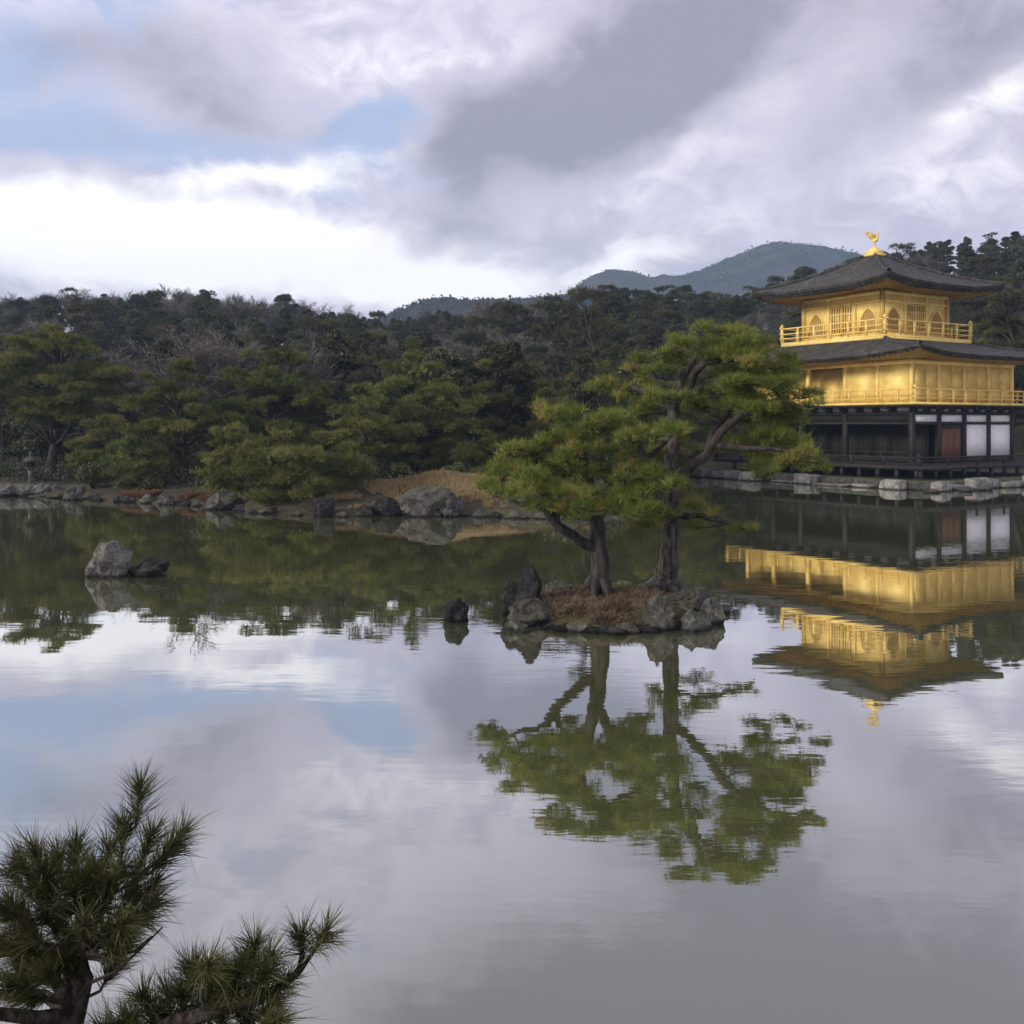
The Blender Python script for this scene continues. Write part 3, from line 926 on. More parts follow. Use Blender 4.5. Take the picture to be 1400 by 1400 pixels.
build_island()
ig = 'rocks edging the island'
for a in [(713, 848, 58, 72, 17.2, 'rock_dark', 'tall black rock on the left end of the pine island', 21, .8),
          (727, 853, 64, 42, 16.6, 'rock', 'speckled grey rock in front of the tall black one on the island', 22, .8),
          (708, 870, 44, 24, 15.9, 'rock_mossy', 'low mossy rock at the waterline of the left island tip', 23, .9),
          (938, 836, 78, 36, 17.0, 'rock', 'broad grey boulder at the foot of the taller pine', 24, .7),
          (903, 858, 44, 50, 16.0, 'rock', 'upright grey rock where the brown grass ends', 25, .8),
          (947, 866, 52, 36, 16.0, 'rock_mossy', 'rounded mossy rock at the right front of the island', 26, .9),
          (974, 856, 36, 44, 16.5, 'rock_mossy', 'mossy rock at the right tip of the pine island', 27, .9),
          (884, 812, 40, 18, 18.2, 'rock', 'small grey stone between the two pine trunks', 28, .8),
          (765, 808, 40, 18, 18.4, 'rock', 'small grey stone left of the dark pine trunk', 29, .8)]:
    rock(a[0], a[1], a[2], a[3], a[4], M[a[5]], a[6], a[7], ig, 'rock', a[8])
ir = random.Random(4)
for k in range(13):
    px = 704 + k * 22 + ir.uniform(-5, 5); e = abs(k - 6) / 6
    rock(px, 871 - 9 * e ** 2 + ir.uniform(-1.5, 1.5), ir.uniform(28, 46), ir.uniform(14, 24), 15.72 + .75 * e ** 2, M['rock_dark' if ir.random() < .7 else 'rock_mossy'],
         'low dark wet stone in the rim along the front of the pine island', 140 + k, 'wet stones along the island front', 'rock', .7)
for k, (px, py, D) in enumerate([(760, 812, 18.6), (850, 806, 18.9), (985, 842, 17.4), (960, 826, 18.2)]):
    rock(px, py, 34, 16, D, M['rock_mossy'], ('mossy stone behind the black rock on the island', 'mossy stone between the trunks at the back of the island', 'outermost mossy stone at the right end of the island', 'mossy stone behind the broad boulder at the foot of the taller pine')[k], 170 + k, ig, 'rock', .8)
# ------------------------------------------------------------------ the two island pines
def island_pine(label, D0, trunk, limbs, pads, seed, yellow):
    rng = np.random.default_rng(seed)
    base = at(trunk[0][0], trunk[0][1], D0)
    root = thing('pine_tree', label, 'pine tree', base, 0)
    off = np.array(base)
    loc = lambda px, py, dd: at(px, py, D0 + dd) - base
    m = MB()
    pts = [loc(a, b, c) for a, b, r, c in trunk]; rad = [r / F * D0 for a, b, r, c in trunk]
    # smooth and roughen the trunk
    P2 = []; R2 = []
    for i in range(len(pts) - 1):
        for k in range(4):
            t = k / 4; P2.append(pts[i].lerp(pts[i + 1], t) + Vector(rng.normal(size=3)) * rad[i] * .07); R2.append((rad[i] * (1 - t) + rad[i + 1] * t) * (1 + .06 * rng.normal()))
    P2.append(pts[-1]); R2.append(rad[-1])
    P2[0].z -= .15; R2[0] *= 1.1
    m.tube(P2, R2, 12)
    for k in range(5):        # root flare
        a = k * 1.26 + rng.random(); r0 = rad[0]
        m.tube([pts[0] + Vector((0, 0, .22)), pts[0] + Vector((math.cos(a) * r0 * 1.2, math.sin(a) * r0 * 1.2, .04)), pts[0] + Vector((math.cos(a) * r0 * 1.75, math.sin(a) * r0 * 1.75, -.14))], [r0 * .7, r0 * .5, r0 * .2], 6)
    tr = m.build('trunk', M['bark_dark' if yellow < 0 else 'bark'], root, True)
    nodes = [(p, r) for p, r in zip(P2[len(P2) // 3:], R2[len(P2) // 3:])]
    for lb in limbs:
        lp = [loc(a, b, c) for a, b, r, c in lb]; lr = [r / F * D0 for a, b, r, c in lb]
        q = []; qr = []
        for i in range(len(lp) - 1):
            for k in range(3):
                t = k / 3; q.append(lp[i].lerp(lp[i + 1], t) + Vector(rng.normal(size=3)) * .012); qr.append(lr[i] * (1 - t) + lr[i + 1] * t)
        q.append(lp[-1]); qr.append(lr[-1])
        b = MB(); b.tube(q, qr, 8); b.build('limb', M['bark_dark'], root, True)
        nodes += list(zip(q, qr))
    tw = MB(); parts = []
    full = []
    for (a, b, hw, hh, dd, dens) in pads:
        full.append((a, b, hw * 1.06, hh * 1.1, dd, dens))
        for _ in range((2 if yellow < 0 else 1) if dens > .75 else 0):
            full.append((a + rng.choice((-1, 1)) * hw * rng.uniform(.25, .75), b + rng.uniform(0, 1.2) * hh, hw * rng.uniform(.4, .65), hh * rng.uniform(.6, .9), dd + rng.uniform(-.75, .75), dens))
    if yellow < 0: full = [(a, b, c, d, e - .45, f) for a, b, c, d, e, f in full]
    for (a, b, hw, hh, dd, dens) in full:
        D = D0 + dd; s = D / F
        c = np.array(loc(a, b + 3, dd))
        rx = hw * s; rz = hh * s * .62; ry = max(.28, rx * rng.uniform(.75, 1.0))
        # a few overlapping lobes to a pad
        nl = max(3, int(rx * 7))
        for L in range(nl):
            o = np.array([rng.uniform(-.75, .75) * rx, rng.uniform(-.7, .7) * ry, rng.uniform(-.8, .8) * rz])
            f = rng.uniform(.26, .56)
            n = int(1250 * dens * (rx * f) * (ry * f)) + 14
            Pn, An = pad_points(rng, c + o, rx * f, ry * f, rz * rng.uniform(.5, .8), n, rng.uniform(0, 6), (rng.normal() * .15, rng.normal() * .15))
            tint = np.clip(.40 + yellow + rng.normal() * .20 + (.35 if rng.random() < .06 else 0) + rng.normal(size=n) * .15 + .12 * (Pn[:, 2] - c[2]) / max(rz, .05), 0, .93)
            tint[rng.random(n) < .02] = 1.0
            parts.append(tufts(rng, Pn + rng.normal(size=Pn.shape) * .03, An, 9, .115, .0095, .85, tint, .4))
            # twigs feeding the lobe
            if L % 2 == 0:
                cc = Vector(c + o)
                tw.tube(bend(Vector(c), cc - Vector((0, 0, rz * .35)), .0, rng, 3), [.012, .010, .008, .004], 4)
            for _ in range(3):
                j = rng.integers(0, n); tw.tube(bend(Vector(c), Vector(Pn[j]), .05, rng, 2), [.008, .006, .003], 4)
        pc = Vector(c)
        best = min(nodes, key=lambda q: (q[0] - pc).length + (.5 if q[0].z > pc.z + .15 else 0))
        Ld = (best[0] - pc).length
        r = min(best[1] * .7, .013 + .010 * Ld)
        bp = bend(best[0], pc, .04, rng, 5)
        tw.tube(bp, [r * (1 - .12 * k) for k in range(6)], 6)
        nodes += [(bp[3], r * .6), (bp[4], r * .5)]
    tw.build('twigs', M['bark_dark'], root)
    cr = merge(parts)
    link('crown', mesh_np('crown', *cr), M['needle_bright'], root)
    return root


island_pine('shorter broad pine with a dark straight trunk on the left of the island', 17.5,
            [(820, 803, 14, 0), (820, 765, 12, 0), (818, 725, 12, 0), (812, 700, 10, 0), (806, 672, 8, .1), (801, 640, 7, .1), (796, 610, 5, .2), (800, 575, 3, .1)],
            [[(816, 750, 9, 0), (800, 743, 8, -.1), (778, 730, 7, -.3), (758, 713, 6.5, -.4), (748, 700, 6, -.5), (733, 690, 4.5, -.5), (712, 690, 3.5, -.6), (696, 682, 2, -.6)],
             [(816, 708, 8, 0), (835, 675, 7, -.2), (860, 652, 7, -.3), (880, 630, 6, -.4), (874, 606, 5, -.4), (852, 597, 4, -.4), (838, 590, 2, -.4)],
             [(880, 630, 5, -.4), (898, 615, 3.5, -.5), (912, 604, 2, -.6)],
             [(757, 713, 5, -.4), (765, 692, 4, -.5), (783, 684, 2.5, -.6)],
             [(808, 680, 6, .1), (780, 655, 5, .4), (745, 640, 4, .6), (710, 632, 3, .7)],
             [(800, 630, 5, .1), (770, 600, 4, .5), (738, 592, 3, .5)]],
            [(765, 560, 36, 17, .1, 1), (800, 566, 34, 16, -.2, 1), (838, 578, 44, 16, -.4, 1), (882, 590, 44, 16, -.5, 1), (915, 584, 20, 11, -.4, .8), (730, 596, 40, 17, .5, 1), (700, 622, 34, 18, .7, 1),
             (684, 655, 28, 24, .3, .9), (676, 676, 18, 16, .1, .7), (722, 655, 40, 20, -.5, 1), (755, 632, 40, 19, .4, 1), (792, 622, 34, 17, -.5, .9), (742, 676, 38, 16, -.7, 1), (785, 668, 40, 16, -.8, 1),
             (822, 690, 42, 14, -.9, 1), (800, 700, 36, 12, -.6, .9), (858, 678, 36, 16, -.7, 1), (888, 698, 30, 13, -.8, .9), (850, 655, 28, 14, .6, .8), (815, 640, 36, 18, .8, .8), (870, 668, 30, 14, .5, .8),
             (780, 598, 30, 14, .7, .8), (722, 690, 20, 10, -.5, .6), (840, 612, 30, 13, .6, .8), (905, 655, 30, 14, -.3, .9), (868, 640, 30, 13, -.2, .9)], 11, -.05)

island_pine('taller pine with a thick pale trunk leaning over the right of the island', 18.4,
            [(909, 808, 18, 0), (913, 775, 14, 0), (917, 735, 11.5, 0), (917, 690, 10, 0), (916, 645, 9.5, 0), (919, 605, 9, 0), (921, 565, 9, .1), (926, 532, 7, .2), (938, 508, 5.5, .2), (950, 490, 4, .2), (962, 468, 2.5, .2)],
            [[(917, 660, 7.5, 0), (943, 642, 7, -.1), (966, 621, 6.5, -.2), (984, 592, 6, -.3), (1010, 569, 5, -.4), (1040, 557, 5, -.4), (1066, 546, 3, -.5)],
             [(966, 622, 7, -.2), (972, 602, 6, .2), (982, 580, 5, .4), (1002, 560, 3, .5)],
             [(945, 535, 5, .2), (948, 511, 5, 0), (964, 496, 5, -.2), (990, 491, 4, -.3), (1014, 494, 2.5, -.4)],
             [(924, 542, 6, .1), (948, 536, 5, .1), (960, 528, 3, 0)],
             [(921, 562, 6, .1), (896, 541, 5, .3), (868, 531, 4, .4), (842, 533, 2.5, .5)],
             [(918, 610, 5, 0), (895, 592, 4, .5), (880, 585, 2, .7)],
             [(917, 702, 6, 0), (950, 705, 4.5, -.4), (985, 711, 3.5, -.5), (1013, 722, 2.5, -.6), (1032, 734, 1.5, -.7)],
             [(975, 608, 6, -.2), (1010, 612, 4.5, -.5), (1050, 614, 3.5, -.8), (1090, 618, 2, -.9)]],
            [(985, 450, 46, 13, .2, 1), (945, 462, 36, 14, -.2, 1), (1018, 462, 34, 14, .1, 1), (920, 474, 18, 12, .2, .8), (900, 496, 30, 14, .4, 1), (872, 506, 20, 11, .5, .9), (838, 522, 28, 15, .6, .8), (865, 536, 30, 14, .8, .8),
             (962, 486, 36, 14, .5, .8), (1000, 480, 40, 14, -.5, 1), (1036, 486, 38, 14, -.3, 1), (1062, 508, 26, 12, .3, .8), (1030, 522, 46, 13, -.5, 1), (1076, 528, 34, 12, -.5, 1), (1096, 542, 24, 11, -.3, .9), (990, 536, 40, 14, .2, 1), (955, 552, 28, 16, .6, .8),
             (1012, 554, 40, 14, -.4, 1), (1056, 560, 42, 15, .4, 1), (1078, 578, 34, 14, .2, .9), (1042, 590, 44, 16, -.2, 1), (1082, 608, 36, 15, -.4, 1), (1104, 626, 24, 15, -.8, .9), (1070, 632, 34, 14, -.9, .9), (1015, 572, 40, 15, .9, .9), (1045, 545, 40, 14, .8, .9), (1010, 505, 40, 14, .8, .9), (1060, 610, 34, 14, .9, .8), (1075, 495, 22, 11, .7, .8), (1020, 622, 34, 14, .5, .8), (1000, 600, 30, 14, .7, .8),
             (905, 540, 30, 14, -.3, .9), (885, 552, 26, 12, .6, .8), (940, 585, 28, 14, .7, .8), (900, 625, 26, 14, .6, .7), (935, 660, 24, 12, .5, .6),
             (955, 690, 26, 10, -.2, .5), (985, 705, 26, 10, -.5, .5), (1015, 722, 20, 10, -.6, .5), (950, 718, 18, 8, .1, .4), (905, 700, 24, 10, -.4, .6), (890, 712, 18, 8, -.2, .5)], 12, .04)


# ------------------------------------------------------------------ pines on the far shore
def garden_pine(label, px, D, top, hw, seed, lean=0.0, low=.25, group=None, name='pine_tree', levels=None, flat=.30, material='needle'):
    rng = np.random.default_rng(seed)
    x = (px - 700) / F * D; z0 = float(ground_z(x, D)) - .1
    base = Vector((x, D, z0)); root = thing(name, label, 'pine tree', base, 0, group)
    Ht = H + (HZ - top) / F * D - z0; Wd = hw / F * D
    n = 9
    tp = []
    ph = rng.uniform(0, 6)
    for i in range(n + 1):
        t = i / n
        tp.append(Vector((lean * Wd * math.sin(t * 1.5) + .06 * Ht * math.sin(t * 5 + ph) * t, .05 * Ht * math.sin(t * 4 + ph * 2) * t, t * Ht * .95)))
    r0 = .045 * Ht ** .9
    m = MB(); m.tube(tp, [r0 * (1 - .85 * i / n) for i in range(n + 1)], 9); m.build('trunk', M['bark_dark'], root, True)
    lv = levels or max(5, int(Ht / .75))
    b = MB(); parts = []
    for k in range(lv):
        t = low + (1 - low) * k / (lv - 1)
        zc = t * Ht
        ti = min(n - 1, int(t * .98 * n)); ax = tp[ti].lerp(tp[ti + 1], min(1, t * n - ti))
        prof = math.sin(min(1, (1.06 - t) / (1 - low) * 1.35) * math.pi / 2) ** .8
        if t < low + .12: prof *= .85
        rmax = Wd * prof
        npad = 2 if k == lv - 1 else int(rng.integers(6, 10))
        a0 = rng.uniform(0, 6)
        for q in range(npad):
            ang = a0 + q * 2 * math.pi / npad + rng.normal() * .25
            rr = rmax * rng.uniform(.35, .88) if npad > 2 else rmax * .35
            pr = max(.38, rmax * rng.uniform(.2, .36)) if npad > 2 else max(.45, rmax * .5)
            c = np.array([ax.x + math.cos(ang) * rr, ax.y + math.sin(ang) * rr, zc + rng.normal() * .24 - .10 * rr * .5])
            for L in range(3):
                o = np.array([rng.uniform(-.8, .8) * pr, rng.uniform(-.8, .8) * pr, rng.uniform(-.8, .8) * pr * .3])
                f = rng.uniform(.45, .8); cnt = int(105 * (pr * f) ** 2 * math.pi / 1.0) + 14
                Pn, An = pad_points(rng, c + o, pr * f, pr * f, pr * flat * rng.uniform(.6, 1), cnt, rng.uniform(0, 6), (rng.normal() * .2, rng.normal() * .2))
                tint = np.clip(.50 + rng.normal() * .27 + rng.normal(size=cnt) * .18, 0, 1)
                parts.append(tufts(rng, Pn + rng.normal(size=Pn.shape) * .04, An, 8, .16, .023, .8, tint, .4))
            s = tp[max(0, ti - 1)]
            b.tube(bend(s, Vector(c) - Vector((0, 0, pr * .12)), .02, rng, 4), [r0 * .34, r0 * .28, r0 * .22, r0 * .15, r0 * .06], 5)
    b.build('branches', M['bark_dark'], root)
    link('crown', mesh_np('crown', *merge(parts)), M[material], root)
    return root


sp = 'garden pines along the far shore'
for a in [('wide pine with a pale green crown at the left edge of the far shore', 70, 52, 452, 95, 101, .1, .40),
          ('pine with stepped foliage pads right of the stone lantern', 255, 46.5, 500, 74, 102, -.1, .22),
          ('tallest of the layered pines on the left shore', 370, 49, 480, 84, 103, .1, .25),
          ('low spreading pine leaning out over the water on the left shore', 425, 38.5, 582, 108, 104, -.35, .12),
          ('pine with level foliage tiers behind the grassy knoll', 565, 48, 482, 84, 105, -.1, .25),
          ('mid-height pine between the low spreading pine and the grassy knoll', 492, 44.5, 543, 66, 106, .1, .2),
          ('soft green pine rising behind the island trees', 690, 52, 486, 78, 107, 0, .2),
          ('short pine on the far shore right of the grassy knoll', 640, 46, 575, 62, 108, .1, .15),
          ('dark pine on the far shore behind the taller island pine', 800, 50, 500, 80, 109, 0, .15),
          ('low pine hanging over the bank between the lantern shrub and the stepped pine', 195, 44.2, 606, 48, 115, -.2, .1),
          ('low pine with its skirt near the water right of the stepped pine', 322, 41.5, 600, 52, 116, .1, .08),
          ('pine by the left end of the pavilion terrace', 905, 60, 505, 75, 110, 0, .15),
          ('pine hidden behind the taller island pine near the pavilion', 985, 72, 470, 66, 111, 0, .15),
          ('bushy pine standing at the left shore under the wide pine', 150, 50, 560, 60, 112, 0, .2),
          ('green pine close behind the right side of the pavilion', 1378, 78, 392, 52, 113, 0, .2),
          ('smaller green pine at the right edge behind the pavilion', 1450, 76, 400, 60, 114, 0, .2)]:
    garden_pine(a[0], a[1], a[2], a[3], a[4], a[5], a[6], a[7], sp)


def shrub(label, px, D, top, hw, seed, group=None):
    rng = np.random.default_rng(seed)
    x = (px - 700) / F * D; z0 = float(ground_z(x, D)) - .05
    Ht = H + (HZ - top) / F * D - z0; Wd = hw / F * D
    root = thing('shrub', label, 'shrub', (x, D, z0), 0, group)
    m = MB(); parts = []
    for k in range(9):
        a = rng.uniform(0, 6.28); r = rng.uniform(.1, .6) * Wd
        c = np.array([math.cos(a) * r, math.sin(a) * r, Ht * rng.uniform(.35, .72)])
        m.tube(bend((0, 0, 0), Vector(c), .0, rng, 3), [.04, .03, .02, .01], 5)
        n = 320; d = rng.normal(size=(n, 3)); d /= np.linalg.norm(d, axis=1, keepdims=True)
        P = c + d * np.array([Wd * .5, Wd * .5, Ht * .32]) * (rng.random((n, 1)) ** .4)
        parts.append(leaves(rng, P, .11, np.clip(.5 + rng.normal() * .15 + rng.normal(size=n) * .2, 0, 1)))
    m.build('stems', M['bark_dark'], root)
    link('crown', mesh_np('crown', *merge(parts)), M['shrub'], root)


shrub('small rounded light green shrub at the water beside the stone lantern', 128, 45.0, 630, 27, 201)
shrub('low green shrub on the shore below the stepped pine', 205, 43.5, 648, 18, 202)
shrub('low shrub behind the big rock of the knoll', 622, 42, 632, 26, 203)


# ------------------------------------------------------------------ the wood on the hills
def clump_crown(rng, Ht, Wd, low, ncl, nleaf, size, conic=0.0):
    parts = []; cs = []
    for k in range(ncl):
        t = rng.random() ** .8; zc = Ht * (low + (1 - low) * t * .94)
        prof = math.sqrt(max(.05, 1 - (2 * t - .75) ** 2 / 1.6)) * (1 - conic * t)
        a = rng.uniform(0, 6.28); r = Wd * prof * math.sqrt(rng.uniform(.15, 1)) * .82
        c = np.array([math.cos(a) * r, math.sin(a) * r, zc]); cs.append(c)
        s = Wd * rng.uniform(.20, .36) * (1 - conic * t * .5)
        n = int(nleaf * rng.uniform(.7, 1.3)); d = rng.normal(size=(n, 3)); d /= np.linalg.norm(d, axis=1, keepdims=True)
        d[:, 2] = np.where(d[:, 2] < -.3, -d[:, 2], d[:, 2])
        P = c + d * s * np.array([1, 1, .75]) * (rng.random((n, 1)) ** .35)
        parts.append(leaves(rng, P, size, np.clip(.42 + rng.normal() * .2 + rng.normal(size=n) * .18, 0, 1)))
    return merge(parts), cs


def proto_evergreen(seed, conic, low, ratio):
    rng = np.random.default_rng(seed); Ht = 10.0; Wd = Ht * ratio
    cr, cs = clump_crown(rng, Ht, Wd, low, 52, 260, .25, conic)
    m = MB(); m.tube([(0, 0, -.6), (.1, 0, 2.5), (-.1, .1, 6), (0, 0, 9.3)], [.22, .18, .12, .03], 6)
    for c in cs[::2]: m.tube([(0, 0, max(1.5, c[2] - 1.6)), tuple(c * [.5, .5, 1] - [0, 0, .5]), tuple(c)], [.08, .05, .02], 4)
    return [('trunk', m.mesh('trunk'), M['bark_dark']), ('crown', mesh_np('crown', *cr), M['evergreen'])]


def proto_bare(seed, ratio):
    rng = np.random.default_rng(seed); Ht = 10.0; m = MB(); tips = []

    def grow(p, d, L, r, lev):
        d = d.normalized(); q = p + d * L
        mid = p.lerp(q, .5) + Vector(rng.normal(size=3)) * L * .05
        m.tube([p, mid, q], [r, r * .8, r * .62], 5 if lev < 2 else 3, False)
        if lev >= 3: tips.append((np.array(mid), np.array(d))); tips.append((np.array(q), np.array(d)))
        if lev == 4: return
        for k in range(4 if lev < 3 else 3):
            nd = d + Vector(rng.normal(size=3)) * (.55 if lev else .4) + Vector((0, 0, .18))
            grow(q if k < 2 else p.lerp(q, rng.uniform(.5, .95)), nd, L * rng.uniform(.58, .8), r * .58, lev + 1)
    grow(Vector((0, 0, -.5)), Vector((0, 0, 1)), 3.4, .17, 0)
    P = np.array([t[0] for t in tips]); A = np.array([t[1] for t in tips])
    P = np.repeat(P, 3, 0) + rng.normal(size=(len(P) * 3, 3)) * .15; A = np.repeat(A, 3, 0)
    n = len(P)
    cr = tufts(rng, P, A + rng.normal(size=A.shape) * .4, 4, .75, .045, .5, np.clip(.5 + rng.normal(size=n) * .2, 0, 1))
    s = np.array([ratio * 5 / max(.1, np.percentile(np.abs(P[:, 0]), 92)), ratio * 5 / max(.1, np.percentile(np.abs(P[:, 1]), 92)), 9.7 / P[:, 2].max()])
    tm = m.mesh('trunk'); tm.transform(Matrix.Diagonal((*s, 1)))
    return [('trunk', tm, M['twig_wood']), ('crown', mesh_np('crown', cr[0] * s, cr[1], cr[2]), M['twig'])]


def proto_tallpine(seed):
    """slender red pine: bare stem, ragged flat-topped crown"""
    rng = np.random.default_rng(seed); Ht = 10.0; m = MB(); parts = []
    tp = [Vector((.35 * math.sin(i * .8 + seed), .3 * math.cos(i * .7 + seed) - .3 * math.cos(seed), i)) for i in range(10)]
    tp[0].z = -.6
    m.tube(tp, [.2 - .017 * i for i in range(10)], 6)
    for k in range(16):
        t = rng.uniform(.42, 1.0); zc = 10 * t - .4; ax = tp[min(9, int(zc))]
        a = rng.uniform(0, 6.28); r = 2.3 * (1.25 - t) ** .6 * rng.uniform(.2, 1)
        c = np.array([ax.x + math.cos(a) * r, ax.y + math.sin(a) * r, zc])
        pr = rng.uniform(.6, 1.15); cnt = int(60 * pr * pr) + 20
        Pn, An = pad_points(rng, c, pr, pr, pr * .42, cnt, rng.uniform(0, 6), (rng.normal() * .15, rng.normal() * .15))
        parts.append(tufts(rng, Pn, An, 6, .34, .06, .8, np.clip(.35 + rng.normal() * .2 + rng.normal(size=cnt) * .15, 0, 1)))
        m.tube([tp[max(1, min(8, int(zc - 1)))], Vector(c) - Vector((0, 0, .2))], [.07, .03], 4)
    return [('trunk', m.mesh('trunk'), M['bark_dark']), ('crown', mesh_np('crown', *merge(parts)), M['evergreen'])]


M['twig_wood'] = simple_noise_mat('grey_branch_wood', (.06, .052, .047), (.14, .125, .112), 6, .9, 0, .02)
PROTO = {'evergreen_tree': [proto_evergreen(301, .15, .12, .30), proto_evergreen(302, .35, .10, .26), proto_evergreen(303, .05, .15, .36), proto_evergreen(304, .55, .06, .22)],
         'bare_tree': [proto_bare(311, .62), proto_bare(312, .55), proto_bare(313, .7)],
         'tall_pine': [proto_tallpine(321), proto_tallpine(322), proto_tallpine(323)]}
WLAB = {'evergreen_tree': ('dark evergreen tree in the dense wood on the hill behind the pond', 'evergreen trees of the hillside wood'),
        'bare_tree': ('bare grey-brown winter tree among the evergreens on the hill', 'bare trees of the hillside wood'),
        'tall_pine': ('slender tall pine in the dark wood on the hill behind the pond', 'tall pines of the hillside wood')}
used = {}


def wood_tree(kind, v, x, y, h, rz, wid=1.0, label=None, solo=False):
    z = float(ground_z(x, y)); s = h / 10.0
    lab, grp = WLAB[kind]
    root = thing(kind, label or lab, 'tree', (x, y, z), rz, grp)
    root.scale = (s * wid, s * wid, s)
    for nm, me, m in PROTO[kind][v]:
        key = (kind, v, nm)
        if key not in used:
            used[key] = link(nm, me, m, root)
        else:
            o = used[key].copy(); C.objects.link(o); o.parent = root


def plant_wood():
    rnd = random.Random(77); n = {}
    D = 50.0; row = 0
    while D < 172:
        step = (3.3 + (D - 50) * .016) / D * F          # px between trunks in this row
        px = -170 + rnd.uniform(0, step)
        while px < 1570:
            p = px + rnd.uniform(-.35, .35) * step; d = D + rnd.uniform(-2.2, 2.2)
            px += step * rnd.uniform(.8, 1.25)
            x = (p - 700) / F * d
            sh = float(np.interp(x, SH_X, SH_Y))
            if d < sh + 8: continue
            # keep clear of the pavilion and its terrace
            lx = (x - PAV[0]) * math.cos(PANG) + (d - PAV[1]) * math.sin(PANG); ly = -(x - PAV[0]) * math.sin(PANG) + (d - PAV[1]) * math.cos(PANG)
            if -6 < lx < W + 12 and -8 < ly < L + 7: continue
            z = float(ground_z(x, d)); lim = float(np.interp(p, SKY_PX, SKY_PY))
            hmax = H + (HZ - lim) / F * d - z
            rightwood = p > 730
            u = rnd.random()
            if d > 128:
                kind = 'bare_tree' if (not rightwood and u < .58) else 'evergreen_tree' if u < .85 or not rightwood else 'tall_pine'
            elif rightwood:
                kind = 'evergreen_tree' if u < .55 else 'tall_pine' if u < .9 else 'bare_tree'
            else:
                kind = 'evergreen_tree' if u < .62 else 'bare_tree' if u < .84 else 'tall_pine'
            h = {'evergreen_tree': rnd.uniform(4.6, 8.2), 'bare_tree': rnd.uniform(5, 8.5), 'tall_pine': rnd.uniform(7, 10.5)}[kind]
            h = min(h, hmax + rnd.uniform(-1.3, .5))
            if h < 3.2: continue
            if n.get(kind, 0) >= 290: continue
            n[kind] = n.get(kind, 0) + 1
            wood_tree(kind, rnd.randrange(len(PROTO[kind])), x, d, h, rnd.uniform(0, 6.28), rnd.uniform(.85, 1.2))
        D += 4.6 + (D - 50) * .028; row += 1
    print('wood', n)


plant_wood()


# undergrowth that fills the floor of the wood and the shore
def undergrowth():
    rng = np.random.default_rng(401); parts = []
    n = 1500
    d = 37 + 60 * rng.random(n) ** 1.3; px = rng.uniform(-170, 1570, n); x = (px - 700) / F * d
    sh = np.interp(x, SH_X, SH_Y)
    lx = (x - PAV[0]) * math.cos(PANG) + (d - PAV[1]) * math.sin(PANG); ly = -(x - PAV[0]) * math.sin(PANG) + (d - PAV[1]) * math.cos(PANG)
    knoll = np.exp(-((x + 2.6) / 3.6) ** 2 - ((d - 39.5) / 3.2) ** 2)
    ok = (d > sh + 2.5) & ~((lx > -4) & (lx < W + 9) & (ly > -5) & (ly < L + 4)) & (knoll < .25)
    x, d = x[ok], d[ok]; z = ground_z(x, d)
    for a, b, c in zip(x, d, z):
        w = rng.uniform(.5, 1.4); k = int(150 * w)
        dr = rng.normal(size=(k, 3)); dr /= np.linalg.norm(dr, axis=1, keepdims=True); dr[:, 2] = np.abs(dr[:, 2])
        P = np.array([a, b, c]) + dr * np.array([w, w, w * .75]) * rng.random((k, 1)) ** .4
        parts.append(leaves(rng, P, .13, np.clip(.2 + rng.normal() * .2 + rng.normal(size=k) * .2, 0, 1)))
    tag(link('undergrowth', mesh_np('undergrowth', *merge(parts)), M['evergreen']), kind='stuff')


undergrowth()


# dry grass of the knoll and the rust-brown strip along the left bank
def shore_grass():
    rng = np.random.default_rng(402)
    n = 30000
    x = rng.uniform(-8.5, 3.5, n); y = rng.uniform(35.5, 44, n); z = ground_z(x, y)
    ok = (np.exp(-((x + 2.6) / 3.6) ** 2 - ((y - 39.5) / 2.6) ** 2) + .45 * hash_noise(x, y, .7, 11) + .3 * hash_noise(x, y, 2.1, 19) > .32) & (z > .2)
    P = np.stack([x, y, z], 1)[ok]; k = len(P)
    g = tufts(rng, P, np.stack([rng.normal(size=k) * .3, -.3 + rng.normal(size=k) * .3, np.ones(k)], 1), 4, .14, .024, .6, np.clip(.5 + .7 * hash_noise(P[:, 0], P[:, 1], .5, 12) + rng.normal(size=k) * .15, 0, 1))
    tag(link('dry_grass', mesh_np('dry_grass', *g), M['dry_grass']), kind='stuff')
    n = 9000
    x = rng.uniform(-16.2, -11.6, n); y = np.interp(x, SH_X, SH_Y) + rng.uniform(.25, 1.1, n); z = ground_z(x, y)
    ok = hash_noise(x, y, .9, 13) > -.05
    P = np.stack([x, y, z], 1)[ok]; k = len(P)
    g = tufts(rng, P, np.stack([rng.normal(size=k) * .4, -.5 + rng.normal(size=k) * .3, np.ones(k) * .8], 1), 4, .17, .03, .5, rng.random(k))
    tag(link('rust_fern', mesh_np('rust_fern', *g), M['fern']), kind='stuff')


shore_grass()

